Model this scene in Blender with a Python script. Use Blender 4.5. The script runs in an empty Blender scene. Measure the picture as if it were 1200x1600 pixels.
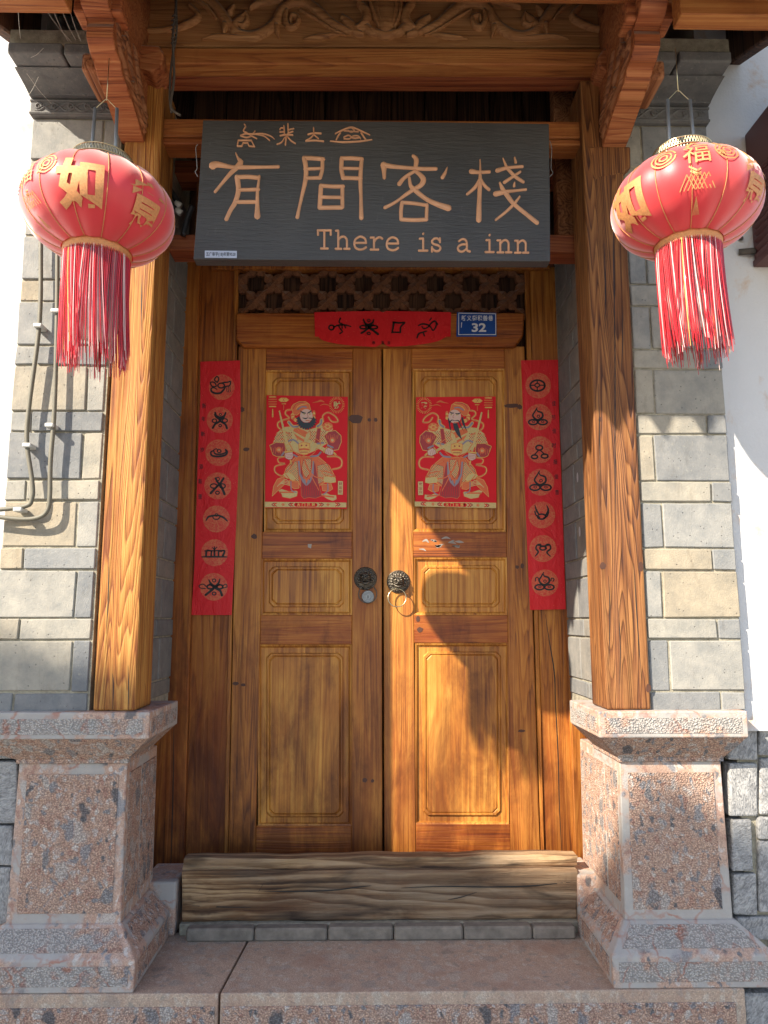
import bpy, bmesh, math, random
from mathutils import Vector, Matrix, Euler
random.seed(7)
R = math.radians
SC = bpy.context.scene
COL = SC.collection

# ------------------------------------------------------------------ camera
FPX = 1156.0                                   # focal length in pixels of the 1200 x 1600 photograph
CAM = Vector((0, 0, 1.5))
EUL = Euler((R(90 + 8.37), 0, R(-0.99)), 'XYZ')
cam = bpy.data.objects.new('camera', bpy.data.cameras.new('camera')); COL.objects.link(cam)
cam.location = CAM; cam.rotation_euler = EUL
cam.data.sensor_fit = 'VERTICAL'; cam.data.sensor_height = 36; cam.data.lens = 36 * FPX / 1600
cam.data.clip_start = 0.05; cam.data.clip_end = 300
SC.camera = cam

# ------------------------------------------------------------------ light
SUN = Vector((-1.25, -1.0, 1.18))              # direction towards the sun
sl = bpy.data.lights.new('sun', 'SUN'); sl.energy = 4.4; sl.angle = R(0.55); sl.color = (1.0, 0.91, 0.77)
so = bpy.data.objects.new('sun', sl); COL.objects.link(so)
so.rotation_euler = SUN.to_track_quat('Z', 'Y').to_euler(); so.location = (-4, -3, 6)
W = bpy.data.worlds.new('World'); SC.world = W; W.use_nodes = True
wn = W.node_tree.nodes; wl = W.node_tree.links; wn.clear()
sky = wn.new('ShaderNodeTexSky'); sky.sky_type = 'NISHITA'; sky.sun_disc = False
sky.sun_elevation = math.atan2(SUN.z, math.hypot(SUN.x, SUN.y)); sky.sun_rotation = math.atan2(SUN.x, SUN.y)
sky.altitude = 1500; sky.dust_density = 2.5; sky.ozone_density = 0.6
wb = wn.new('ShaderNodeBackground'); wb.inputs[1].default_value = 0.115
wo = wn.new('ShaderNodeOutputWorld'); wl.new(sky.outputs[0], wb.inputs[0]); wl.new(wb.outputs[0], wo.inputs[0])
SC.view_settings.view_transform = 'Standard'; SC.view_settings.look = 'None'
SC.view_settings.exposure = 1.52; SC.view_settings.gamma = 1; SC.view_settings.use_curve_mapping = False
SC.cycles.max_bounces = 6; SC.cycles.diffuse_bounces = 4

# ------------------------------------------------------------------ measuring: a pixel of the photograph on a real plane
_M = EUL.to_matrix()
def ray(px, py): return _M @ Vector(((px - 600) / FPX, (800 - py) / FPX, -1))
def P(px, py, Y): d = ray(px, py); return CAM + d * (Y / d.y)
def PZ(py, Y, px=600): return P(px, py, Y).z
def PX(px, py, X): d = ray(px, py); return CAM + d * (X / d.x)

# ------------------------------------------------------------------ objects
def tag(o, label=None, cat=None, group=None, kind=None):
    if label: o['label'] = label
    if cat: o['category'] = cat
    if group: o['group'] = group
    if kind: o['kind'] = kind
    return o
def thing(name, label, cat, loc=(0, 0, 0), group=None, rz=0):
    o = bpy.data.objects.new(name, None); COL.objects.link(o); o.location = loc; o.rotation_euler.z = rz
    o.empty_display_size = 0.05
    return tag(o, label, cat, group)
def link(name, me, m, parent=None, smooth=False):
    if isinstance(me, bmesh.types.BMesh):
        bm = me; bmesh.ops.recalc_face_normals(bm, faces=bm.faces[:])
        me = bpy.data.meshes.new(name); bm.to_mesh(me); bm.free()
    if m is not None and not me.materials:
        for k in (m if isinstance(m, (list, tuple)) else [m]): me.materials.append(k)
    if smooth:
        for p in me.polygons: p.use_smooth = True
    o = bpy.data.objects.new(name, me); COL.objects.link(o)
    if parent is not None:
        o.parent = parent
        off = Vector(); p = parent
        while p is not None: off += p.location; p = p.parent
        if not parent.get('local'): o.location = -off
    return o
def bev(bm, w, seg=1):
    if w > 0: bmesh.ops.bevel(bm, geom=bm.edges[:], offset=w, segments=seg, affect='EDGES', clamp_overlap=True, profile=0.5)
def loft(bm, loops, cap0=True, cap1=True, mat=0):
    """loops: lists of equally many points"""
    V = [[bm.verts.new(p) for p in lp] for lp in loops]
    n = len(V[0])
    for a, b in zip(V, V[1:]):
        for i in range(n):
            f = bm.faces.new((a[i], a[(i + 1) % n], b[(i + 1) % n], b[i])); f.material_index = mat
    if cap0: bm.faces.new(V[0][::-1]).material_index = mat
    if cap1: bm.faces.new(V[-1]).material_index = mat
def box(bm, x0, x1, y0, y1, z0, z1):
    loft(bm, [[(x0, y0, z0), (x1, y0, z0), (x1, y0, z1), (x0, y0, z1)], [(x0, y1, z0), (x1, y1, z0), (x1, y1, z1), (x0, y1, z1)]])
def boxo(name, x0, x1, y0, y1, z0, z1, m, parent=None, w=0.003, seg=1):
    bm = bmesh.new(); box(bm, min(x0, x1), max(x0, x1), y0, y1, min(z0, z1), max(z0, z1)); bev(bm, w, seg)
    return link(name, bm, m, parent)
def prism(name, poly, Y, depth, m, parent=None, w=0.003, seg=1):
    """polygon of photo pixels standing on the plane y = Y, given real thickness backwards"""
    f = [P(x, y, Y) for x, y in poly]
    bm = bmesh.new(); loft(bm, [f, [p + Vector((0, depth, 0)) for p in f]]); bev(bm, w, seg)
    return link(name, bm, m, parent)
def slab(name, x0, y0, x1, y1, Y, depth, m, parent=None, w=0.003):
    return prism(name, [(x0, y0), (x1, y0), (x1, y1), (x0, y1)], Y, depth, m, parent, w)
def tube(bm, pts, r, n=8, caps=True, flat=1.0, mat=0):
    pts = [Vector(p) for p in pts]
    if not hasattr(r, '__len__'): r = [r] * len(pts)
    rings = []; up = None
    for i, p in enumerate(pts):
        t = (pts[min(i + 1, len(pts) - 1)] - pts[max(i - 1, 0)]).normalized()
        if up is None: up = Vector((0, 0, 1)) if abs(t.z) < 0.9 else Vector((0, 1, 0))
        u = t.cross(up).normalized(); v = u.cross(t).normalized(); up = v
        rings.append([p + (u * math.cos(a) + v * math.sin(a)) * r[i] for a in [k * 2 * math.pi / n for k in range(n)]])
    loft(bm, rings, caps, caps, mat)
def smooth_path(pts, k=4):
    pts = [Vector(p) for p in pts]; out = []
    for i in range(len(pts) - 1):
        a = pts[max(i - 1, 0)]; b = pts[i]; c = pts[i + 1]; d = pts[min(i + 2, len(pts) - 1)]
        for j in range(k):
            t = j / k
            out.append(0.5 * ((2 * b) + (c - a) * t + (2 * a - 5 * b + 4 * c - d) * t * t + (3 * b - a - 3 * c + d) * t ** 3))
    out.append(pts[-1]); return out
def lathe(bm, prof, n=24, c=(0, 0, 0), axis='z', mat=0):
    rings = []
    for r, h in prof:
        ring = []
        for k in range(n):
            a = 2 * math.pi * k / n; x, y = r * math.cos(a), r * math.sin(a)
            ring.append(Vector(c) + (Vector((x, y, h)) if axis == 'z' else Vector((x, -h, y))))
        rings.append(ring)
    loft(bm, rings, True, True, mat)

# ------------------------------------------------------------------ materials
class NT:
    def __init__(s, name):
        s.m = bpy.data.materials.new(name); s.m.use_nodes = True
        s.t = s.m.node_tree; s.t.nodes.clear()
        s.out = s.t.nodes.new('ShaderNodeOutputMaterial'); s.b = s.t.nodes.new('ShaderNodeBsdfPrincipled')
        s.t.links.new(s.b.outputs[0], s.out.inputs[0])
    def n(s, typ, ins=None, **kw):
        x = s.t.nodes.new(typ)
        for k, v in kw.items(): setattr(x, k, v)
        for k, v in (ins or {}).items():
            if isinstance(v, bpy.types.NodeSocket): s.t.links.new(v, x.inputs[k])
            else: x.inputs[k].default_value = v
        return x
    def coord(s): return s.n('ShaderNodeTexCoord').outputs['Object']
    def rnd(s): return s.n('ShaderNodeObjectInfo').outputs['Random']
    def math(s, op, a, b=0.0, c=0.0, clamp=False):
        return s.n('ShaderNodeMath', {0: a, 1: b, 2: c}, operation=op, use_clamp=clamp).outputs[0]
    def noise(s, v, sc, det=3, rough=0.55, dist=0.0):
        return s.n('ShaderNodeTexNoise', {'Vector': v, 'Scale': sc, 'Detail': det, 'Roughness': rough, 'Distortion': dist}).outputs[0]
    def vor(s, v, sc, feature='F1', rnd=1.0):
        return s.n('ShaderNodeTexVoronoi', {'Vector': v, 'Scale': sc, 'Randomness': rnd}, feature=feature)
    def ramp(s, f, stops, interp='LINEAR'):
        r = s.n('ShaderNodeValToRGB', {0: f}); e = r.color_ramp.elements; r.color_ramp.interpolation = interp
        while len(e) < len(stops): e.new(0.5)
        for i, (p, c) in enumerate(stops):
            e[i].position = p; e[i].color = tuple(c) + (1,) if hasattr(c, '__len__') else (c, c, c, 1)
        return r.outputs[0]
    def mix(s, f, a, b, mode='MIX'):
        x = s.n('ShaderNodeMix', data_type='RGBA', blend_type=mode)
        for k, v in ((0, f), (6, a), (7, b)):
            if isinstance(v, bpy.types.NodeSocket): s.t.links.new(v, x.inputs[k])
            else: x.inputs[k].default_value = (tuple(v) + (1,)) if (hasattr(v, '__len__') and len(v) == 3) else v
        return x.outputs[2]
    def vmul(s, v, k): return s.n('ShaderNodeVectorMath', {0: v, 1: k}, operation='MULTIPLY').outputs[0]
    def vadd(s, v, k): return s.n('ShaderNodeVectorMath', {0: v, 1: k}, operation='ADD').outputs[0]
    def bump(s, h, strength=0.5, dist=0.01, normal=None):
        ins = {'Height': h, 'Strength': strength, 'Distance': dist}
        if normal is not None: ins['Normal'] = normal
        return s.n('ShaderNodeBump', ins).outputs[0]
    def set(s, **kw):
        names = {'col': 'Base Color', 'rough': 'Roughness', 'metal': 'Metallic', 'nrm': 'Normal', 'spec': 'Specular IOR Level',
                 'sheen': 'Sheen Weight', 'coat': 'Coat Weight', 'trans': 'Transmission Weight'}
        for k, v in kw.items():
            i = s.b.inputs[names[k]]
            if isinstance(v, bpy.types.NodeSocket): s.t.links.new(v, i)
            else: i.default_value = (tuple(v) + (1,)) if (hasattr(v, '__len__') and len(v) == 3) else v
        return s.m

def flat(name, col, rough=0.6, metal=0.0, bump=0.0, bscale=200, var=0.12, spec=0.5):
    s = NT(name); c = s.coord()
    n = s.noise(c, bscale * 0.12, 4)
    base = s.mix(n, tuple(k * (1 - var) for k in col), tuple(min(1, k * (1 + var)) for k in col))
    kw = dict(col=base, rough=rough, metal=metal, spec=spec)
    if bump: kw['nrm'] = s.bump(s.noise(c, bscale, 3), bump, 0.002)
    return s.set(**kw)

def wood(name, dark, mid, light, axis='z', rough=0.5, ring=9.0, rings=11.0, contrast=1.0, stain=0.5, weather=0.0, bump=0.5, freq=1.0, knots=True, dust=0.0, grime=0.0):
    s = NT(name); c = s.coord(); r = s.rnd()
    off = s.n('ShaderNodeCombineXYZ', {0: s.math('MULTIPLY', r, 37.0), 1: s.math('MULTIPLY', r, 91.0), 2: s.math('MULTIPLY', r, 53.0)}).outputs[0]
    v = s.vadd(c, off)
    k = {'x': (0.045, 1, 1), 'y': (1, 0.045, 1), 'z': (1, 1, 0.045)}[axis]
    k2 = {'x': (0.02, 1, 1), 'y': (1, 0.02, 1), 'z': (1, 1, 0.02)}[axis]
    k3 = {'x': (0.3, 1, 1), 'y': (1, 0.3, 1), 'z': (1, 1, 0.3)}[axis]
    wob = s.noise(s.vmul(v, k3), 9, 2)
    vs = s.vadd(s.vmul(v, k), s.n('ShaderNodeCombineXYZ', {0: s.math('MULTIPLY', wob, 0.006), 1: 0.0, 2: s.math('MULTIPLY', wob, 0.006)}).outputs[0])
    big = s.noise(vs, ring * freq, 1.5, 0.4)                                  # growth layers: contour lines of a stretched field
    rg = s.math('FRACT', s.math('MULTIPLY', big, rings * 2))
    rg = s.math('SUBTRACT', 1.0, s.math('POWER', s.math('MINIMUM', rg, s.math('MULTIPLY', s.math('SUBTRACT', 1.0, rg), 6.0)), 1.5))   # pale early wood darkening to a thin late-wood line
    fib = s.noise(s.vmul(v, k2), 260 * freq, 3, 0.6)
    fib2 = s.noise(s.vmul(v, k2), 60 * freq, 3, 0.6)
    st = s.noise(s.vmul(v, k3), 5.5, 5, 0.62)
    fib3 = s.noise(s.vmul(v, k2), 125 * freq, 3, 0.6)
    t = s.math('ADD', 0.5, s.math('MULTIPLY', s.math('SUBTRACT', rg, 0.62), 0.75 * contrast))
    t = s.math('ADD', t, s.math('MULTIPLY', s.math('SUBTRACT', fib2, 0.5), 1.5 * (0.35 + contrast * 0.6)))
    t = s.math('ADD', t, s.math('MULTIPLY', s.math('SUBTRACT', fib3, 0.5), 1.2 * (0.35 + contrast * 0.6)))
    t = s.math('ADD', t, s.math('MULTIPLY', s.math('SUBTRACT', fib, 0.5), 0.6))
    t = s.math('ADD', t, s.math('MULTIPLY', s.math('SUBTRACT', st, 0.5), 1.7 * stain))
    col = s.ramp(t, [(0.05, dark), (0.47, mid), (0.92, light)])
    # reddish varnish left in patches
    st2 = s.noise(s.vmul(v, k3), 3.1, 6, 0.68, 0.6)
    col = s.mix(s.ramp(st2, [(0.48, 0.0), (0.66, 0.75 * stain)]), col, tuple(a * b for a, b in zip(mid, (0.62, 0.42, 0.34))))
    h = s.math('ADD', s.math('MULTIPLY', rg, 0.6), s.math('MULTIPLY', fib, 0.7))
    if knots:
        vk = s.vor(s.vmul(v, {'x': (0.45, 1, 1), 'y': (1, 0.45, 1), 'z': (1, 1, 0.45)}[axis]), 5.0)
        kd = s.ramp(s.math('ADD', vk.outputs['Distance'], s.math('MULTIPLY', s.math('SUBTRACT', fib2, 0.5), 0.06)), [(0.035, 1.0), (0.09, 0.0)])
        sel = s.math('GREATER_THAN', s.n('ShaderNodeSeparateColor', {0: vk.outputs['Color']}).outputs[0], 0.72)
        kf = s.math('MULTIPLY', kd, sel)
        col = s.mix(s.math('MULTIPLY', kf, 0.85), col, tuple(a * 0.22 for a in dark))
    if weather > 0:
        wz = s.noise(s.vmul(v, k3), 4.0, 6, 0.7, 0.4)
        wf = s.ramp(wz, [(0.52 - 0.3 * weather, 0.0), (0.72 - 0.2 * weather, 1.0)])
        grey = s.ramp(s.math('ADD', s.math('MULTIPLY', fib2, 0.6), s.math('MULTIPLY', rg, 0.4)), [(0.2, (0.045, 0.028, 0.018)), (0.55, (0.19, 0.135, 0.085)), (0.8, (0.33, 0.26, 0.18))])
        col = s.mix(s.math('MULTIPLY', wf, min(1, 0.35 + weather)), col, grey)
        blk = s.noise(s.vmul(v, k3), 7.0, 4, 0.6, 0.8)
        col = s.mix(s.ramp(blk, [(0.56, 0.0), (0.68, 0.8)]), col, (0.02, 0.013, 0.01))
    if grime > 0:      # splash and hand dirt: brown patches, thicker low down and round the lock rail
        zz = s.n('ShaderNodeSeparateXYZ', {0: c}).outputs[2]
        gz = s.noise(s.vmul(v, (1, 1, 0.33)), 7.5, 6, 0.7, 0.5)
        lo = s.math('MULTIPLY', s.math('SUBTRACT', 1.45, zz), 0.22)
        gf = s.ramp(s.math('ADD', gz, s.math('MAXIMUM', lo, -0.04)), [(0.50, 0.0), (0.72, grime)])
        col = s.mix(gf, col, s.vmul(col, (0.36, 0.28, 0.24)))
    if dust > 0:
        nz = s.n('ShaderNodeSeparateXYZ', {0: s.n('ShaderNodeNewGeometry').outputs['Normal']}).outputs[2]
        df = s.math('MULTIPLY', s.ramp(s.math('ADD', nz, s.math('MULTIPLY', s.math('SUBTRACT', fib2, 0.5), 0.5)), [(0.15, 0.0), (0.6, 1.0)]), dust)
        col = s.mix(df, col, (0.33, 0.29, 0.25))
    fine = s.noise(c, 700, 2)
    rr = s.math('ADD', rough - 0.12, s.math('MULTIPLY', st, 0.35), clamp=True)
    n1 = s.bump(h, bump, 0.003); n2 = s.bump(fine, 0.12, 0.001, n1)
    return s.set(col=col, rough=rr, nrm=n2, spec=0.35)

def brick_mat(name, warm):
    s = NT(name); c = s.coord(); r = s.rnd()
    tint = s.ramp(r, [(0.0, (0.21, 0.212, 0.212)), (0.35, (0.30, 0.295, 0.28)), (0.7, (0.35, 0.325, 0.275)), (1.0, (0.37, 0.31, 0.225))])
    tint = s.mix(warm, (0.17, 0.165, 0.16), tint)
    n = s.noise(c, 14, 6, 0.62); n2 = s.noise(c, 70, 5, 0.65)
    col = s.mix(s.ramp(s.math('ADD', s.math('MULTIPLY', n, 0.7), s.math('MULTIPLY', s.noise(c, 45, 5, 0.7), 0.3)), [(0.34, 0.0), (0.66, 1.0)]), s.vmul(tint, (0.66, 0.68, 0.70)), s.vmul(tint, (1.08, 1.05, 1.0)))
    col = s.mix(s.ramp(n2, [(0.58, 0.0), (0.75, 0.35)]), col, (0.42, 0.38, 0.30))
    run = s.noise(s.vmul(c, (1, 1, 0.25)), 30, 5, 0.7, 0.6); col = s.mix(s.ramp(run, [(0.55, 0.0), (0.72, 0.45)]), col, s.vmul(tint, (0.5, 0.47, 0.43)))
    pits = s.vor(c, 58); pd = s.ramp(s.math('ADD', pits.outputs['Distance'], s.math('MULTIPLY', n2, 0.25)), [(0.19, 1.0), (0.27, 0.0)])
    psel = s.math('GREATER_THAN', s.n('ShaderNodeSeparateColor', {0: pits.outputs['Color']}).outputs[0], 0.5)
    pf = s.math('MULTIPLY', pd, psel)
    col = s.mix(s.math('MULTIPLY', pf, 0.6), col, (0.06, 0.055, 0.05))
    h = s.math('SUBTRACT', s.math('ADD', s.math('MULTIPLY', n2, 0.6), s.math('MULTIPLY', s.noise(c, 240, 4, 0.7), 0.8)), s.math('MULTIPLY', pf, 1.4))
    return s.set(col=col, rough=0.9, nrm=s.bump(h, 0.55, 0.0035), spec=0.25)

def mortar_mat():
    s = NT('mortar'); c = s.coord(); n = s.noise(c, 30, 6, 0.65)
    col = s.ramp(n, [(0.3, (0.19, 0.165, 0.12)), (0.7, (0.42, 0.38, 0.28))])
    return s.set(col=col, rough=0.95, nrm=s.bump(s.noise(c, 160, 5, 0.7), 0.8, 0.006))

def breccia(name, hammered, greyness=0.0, clast=26, pale=0.0, worn=False):
    s = NT(name); c = s.coord()
    wv = s.vadd(c, s.vmul(s.n('ShaderNodeTexNoise', {'Vector': c, 'Scale': 22, 'Detail': 6}).outputs[1], (0.06, 0.06, 0.09)))
    v1 = s.vor(s.vmul(wv, (1.25, 1.2, 0.75)), clast); v2 = s.vor(s.vmul(wv, (1, 1, 0.8)), clast * 3.0)
    sep1 = s.n('ShaderNodeSeparateColor', {0: v1.outputs['Color']}); sep2 = s.n('ShaderNodeSeparateColor', {0: v2.outputs['Color']})
    pal = [(0.0, (0.40, 0.37, 0.335)), (0.2, (0.22, 0.215, 0.215)), (0.38, (0.43, 0.38, 0.335)), (0.52, (0.42, 0.32, 0.26)), (0.62, (0.25, 0.245, 0.25)), (0.78, (0.11, 0.11, 0.115)), (0.86, (0.44, 0.40, 0.36))]
    c1 = s.ramp(sep1.outputs[0], pal, 'CONSTANT'); c2 = s.ramp(sep2.outputs[0], [(0.0, (0.44, 0.33, 0.27)), (0.2, (0.36, 0.21, 0.16)), (0.36, (0.46, 0.40, 0.36)), (0.55, (0.24, 0.235, 0.24)), (0.72, (0.52, 0.47, 0.42)), (0.9, (0.14, 0.14, 0.145))], 'CONSTANT')
    matrix = s.mix(s.noise(c, 40, 5), (0.37, 0.20, 0.14), (0.51, 0.39, 0.30))
    small = s.mix(s.ramp(v2.outputs['Distance'], [(0.3, 0.95), (0.52, 0.0)]), matrix, c2)
    sel = s.math('MULTIPLY', s.math('GREATER_THAN', sep1.outputs[1], 0.36), s.ramp(s.math('ADD', v1.outputs['Distance'], s.math('MULTIPLY', s.noise(c, 45, 3), 0.25)), [(0.44, 0.9), (0.58, 0.0)]))
    col = s.mix(sel, small, c1)
    grain = s.noise(c, 230, 3, 0.7); col = s.mix(s.ramp(grain, [(0.38, 0.0), (0.62, 1.0)]), s.vmul(col, (0.72, 0.70, 0.70)), s.vmul(col, (1.18, 1.16, 1.14)))
    if pale > 0:
        wv2 = s.vadd(wv, s.vmul(s.n('ShaderNodeTexNoise', {'Vector': c, 'Scale': 5, 'Detail': 5}).outputs[1], (0.25, 0.1, 0.25)))
        edge = s.vor(wv2, clast * 0.42, 'DISTANCE_TO_EDGE').outputs['Distance']
        vein = s.math('MULTIPLY', s.ramp(edge, [(0.008, 1.0), (0.05, 0.0)]), s.ramp(s.noise(c, 9, 3), [(0.4, 0.0), (0.6, 1.0)]))
        pl = s.mix(s.noise(c, 25, 5), (0.29, 0.275, 0.255), (0.43, 0.40, 0.36))
        pl = s.mix(vein, pl, (0.34, 0.17, 0.125))
        msk = s.ramp(s.noise(c, 5.5, 4, 0.6), [(0.62 - pale * 0.35, 0.0), (0.68 - pale * 0.35, 1.0)])
        col = s.mix(s.math('MULTIPLY', msk, 0.92), col, pl)
    if greyness > 0: col = s.mix(greyness, col, s.mix(s.noise(c, 20, 5), (0.40, 0.325, 0.255), (0.54, 0.45, 0.36)))
    if hammered:
        hv = s.vor(s.vmul(c, (1, 1, 1.15)), 165); hd = hv.outputs['Distance']
        col = s.mix(s.ramp(hd, [(0.30, 0.0), (0.62, 0.55)]), s.mix(s.ramp(hd, [(0.1, 0.0), (0.4, 0.5)]), s.vmul(col, (1.35, 1.33, 1.3)), col), s.vmul(col, (0.35, 0.33, 0.33)))
        h = s.math('SUBTRACT', s.math('MULTIPLY', s.noise(c, 400, 3), 0.3), hd)
        nr = s.bump(h, 0.75, 0.006); ro = 0.8
    else:
        nr = s.bump(s.noise(c, 120, 5), 0.25, 0.003); ro = 0.62
        if worn:      # fine pecked surface, trodden smooth, with brown grit
            pk = s.vor(c, 210).outputs['Distance']; sp = s.noise(c, 160, 4, 0.75)
            col = s.mix(s.ramp(pk, [(0.2, 0.0), (0.55, 0.5)]), s.vmul(col, (1.2, 1.17, 1.1)), s.vmul(col, (0.6, 0.56, 0.52)))
            col = s.mix(s.ramp(sp, [(0.55, 0.0), (0.66, 0.7)]), col, (0.17, 0.14, 0.125)); col = s.mix(s.ramp(s.noise(c, 4.5, 5, 0.65), [(0.5, 0.0), (0.68, 0.5)]), col, (0.30, 0.16, 0.11))
            nr = s.bump(s.math('SUBTRACT', s.math('MULTIPLY', sp, 0.4), pk), 0.45, 0.004); ro = 0.8
    return s.set(col=col, rough=ro, nrm=nr, spec=0.3)

def ashlar_mat():
    s = NT('ashlar'); c = s.coord(); r = s.rnd()
    v = s.vadd(c, s.n('ShaderNodeCombineXYZ', {0: s.math('MULTIPLY', r, 9.0), 1: 0.0, 2: s.math('MULTIPLY', r, 7.0)}).outputs[0])
    rot = s.n('ShaderNodeVectorRotate', {'Vector': v, 'Axis': (0, 1, 0), 'Angle': s.math('MULTIPLY', r, 2.2)}).outputs[0]
    ch = s.math('ADD', s.math('MULTIPLY', s.noise(s.vmul(rot, (1.0, 1, 2.2)), 60, 3, 0.5, 1.2), 0.6), s.math('MULTIPLY', s.noise(c, 28, 5, 0.65), 0.4))
    n = s.noise(c, 18, 5)
    col = s.mix(s.ramp(ch, [(0.38, 0.0), (0.6, 1.0)]), (0.17, 0.165, 0.16), s.mix(n, (0.31, 0.305, 0.295), (0.45, 0.43, 0.40)))
    return s.set(col=col, rough=0.9, nrm=s.bump(ch, 0.9, 0.01))

def plaster_mat():
    s = NT('plaster'); c = s.coord()
    n = s.noise(c, 3.0, 6, 0.6); rust = s.noise(s.vmul(c, (1, 1, 0.7)), 6.5, 6, 0.7, 0.5)
    col = s.mix(n, (0.52, 0.505, 0.49), (0.62, 0.61, 0.60))
    col = s.mix(s.ramp(rust, [(0.56, 0.0), (0.72, 0.75)]), col, (0.50, 0.30, 0.15))
    return s.set(col=col, rough=0.92, nrm=s.bump(s.math('ADD', s.noise(c, 90, 5, 0.6), s.noise(c, 9, 3)), 0.35, 0.006))

WD = (0.22, 0.058, 0.010); WM = (0.50, 0.185, 0.026); WL = (0.66, 0.32, 0.060)
M = {}
M['door_v'] = wood('door wood upright', (0.12, 0.032, 0.008), (0.36, 0.118, 0.018), (0.54, 0.225, 0.040), 'z', 0.42, ring=18, rings=6, stain=0.9, contrast=0.5, bump=0.4, grime=0.75)
M['door_h'] = wood('door wood level', (0.10, 0.022, 0.005), (0.31, 0.080, 0.011), (0.47, 0.165, 0.026), 'x', 0.42, ring=18, rings=6, stain=0.9, contrast=0.5, bump=0.35, grime=0.8)
M['panel'] = wood('door panel wood', (0.18, 0.050, 0.010), (0.44, 0.165, 0.024), (0.64, 0.31, 0.058), 'z', 0.42, ring=10, rings=5, stain=0.95, contrast=0.45, bump=0.35, grime=0.85)
M['plank'] = wood('side plank wood', (0.10, 0.026, 0.006), (0.29, 0.082, 0.012), (0.43, 0.16, 0.026), 'z', 0.45, ring=14, rings=5, stain=0.95, contrast=0.55, bump=0.4, grime=0.9)
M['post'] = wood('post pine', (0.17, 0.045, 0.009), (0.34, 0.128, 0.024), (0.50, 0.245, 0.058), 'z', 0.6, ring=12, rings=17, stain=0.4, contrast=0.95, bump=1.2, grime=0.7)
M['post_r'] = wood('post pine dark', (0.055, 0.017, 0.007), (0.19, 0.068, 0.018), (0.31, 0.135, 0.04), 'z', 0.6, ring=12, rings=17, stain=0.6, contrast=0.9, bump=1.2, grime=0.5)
M['beam'] = wood('beam wood', (0.11, 0.028, 0.008), (0.31, 0.10, 0.023), (0.44, 0.185, 0.05), 'x', 0.6, stain=0.7, contrast=0.45, grime=0.4)
M['beam_r'] = wood('red beam wood', (0.09, 0.020, 0.008), (0.24, 0.058, 0.02), (0.36, 0.12, 0.04), 'x', 0.55, stain=0.4, contrast=0.6)
M['carve'] = wood('carved wood', (0.16, 0.06, 0.022), (0.38, 0.165, 0.055), (0.52, 0.26, 0.10), 'x', 0.6, stain=0.4, contrast=0.4, knots=False, dust=0.75)
M['bracket'] = wood('bracket wood', (0.11, 0.025, 0.010), (0.32, 0.095, 0.03), (0.47, 0.19, 0.07), 'x', 0.6, stain=0.5, contrast=0.6, bump=0.8, knots=False, dust=0.75)
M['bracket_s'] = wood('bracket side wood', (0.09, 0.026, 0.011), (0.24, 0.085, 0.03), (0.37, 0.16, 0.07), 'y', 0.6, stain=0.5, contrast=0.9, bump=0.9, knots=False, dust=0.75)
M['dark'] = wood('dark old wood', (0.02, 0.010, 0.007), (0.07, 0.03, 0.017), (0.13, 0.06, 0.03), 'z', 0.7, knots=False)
M['lattice'] = wood('lattice wood', (0.06, 0.02, 0.009), (0.17, 0.06, 0.024), (0.28, 0.12, 0.05), 'z', 0.6, knots=False, dust=0.5)
M['sill'] = wood('weathered threshold', (0.035, 0.017, 0.009), (0.18, 0.095, 0.042), (0.42, 0.27, 0.14), 'x', 0.8, ring=6, rings=9, stain=1.1, contrast=0.8, weather=0.4, bump=1.5)
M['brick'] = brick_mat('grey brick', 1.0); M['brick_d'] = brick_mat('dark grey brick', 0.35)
M['mortar'] = mortar_mat(); M['brick_s'] = flat('sooty brick', (0.20, 0.17, 0.135), 0.9, bump=0.9, bscale=230, var=0.7); M['knotm'] = flat('dark knot', (0.07, 0.024, 0.010), 0.6, var=0.4)
M['hammer'] = breccia('hammered breccia', True, pale=0.0, clast=17)
M['hammer_p'] = breccia('hammered pale breccia', True, pale=0.55, clast=17)
M['smooth'] = breccia('smooth breccia', False, pale=0.42, clast=16)
M['tread'] = breccia('worn tread', False, greyness=0.55, clast=14, worn=True)
M['ashlar'] = ashlar_mat(); M['plaster'] = plaster_mat()
def paper_mat():
    s = NT('red paper'); c = s.coord(); n = s.noise(c, 18, 4, 0.6, 0.8); w = s.noise(s.vmul(c, (1, 1, 0.5)), 14, 4, 0.6, 1.0); sp = s.vor(c, 120)
    col = s.mix(n, (0.58, 0.010, 0.014), (0.70, 0.016, 0.020))
    fl = s.math('MULTIPLY', s.math('LESS_THAN', sp.outputs['Distance'], 0.13), s.math('GREATER_THAN', s.n('ShaderNodeSeparateColor', {0: sp.outputs['Color']}).outputs[0], 0.8))
    col = s.mix(s.math('MULTIPLY', fl, 0.6), col, (0.6, 0.3, 0.15))
    return s.set(col=col, rough=0.55, nrm=s.bump(w, 0.7, 0.012), spec=0.35)
M['redpaper'] = paper_mat()
M['poster'] = flat('poster red', (0.66, 0.006, 0.012), 0.55, var=0.04, spec=0.25)
M['ink'] = flat('black ink', (0.008, 0.008, 0.008), 0.45)
M['goldprint'] = flat('gold print', (0.66, 0.36, 0.07), 0.45, metal=0.1, var=0.3, bscale=900)
M['cream'] = flat('cream print', (0.56, 0.40, 0.14), 0.5, var=0.3, bscale=1600)
M['orange'] = flat('orange print', (0.66, 0.12, 0.02), 0.5, var=0.2)
M['maroon'] = flat('maroon print', (0.34, 0.014, 0.010), 0.5, var=0.3)
M['greyp'] = flat('grey print', (0.24, 0.20, 0.22), 0.5)
M['skin'] = flat('skin print', (0.62, 0.38, 0.29), 0.5)
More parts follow.
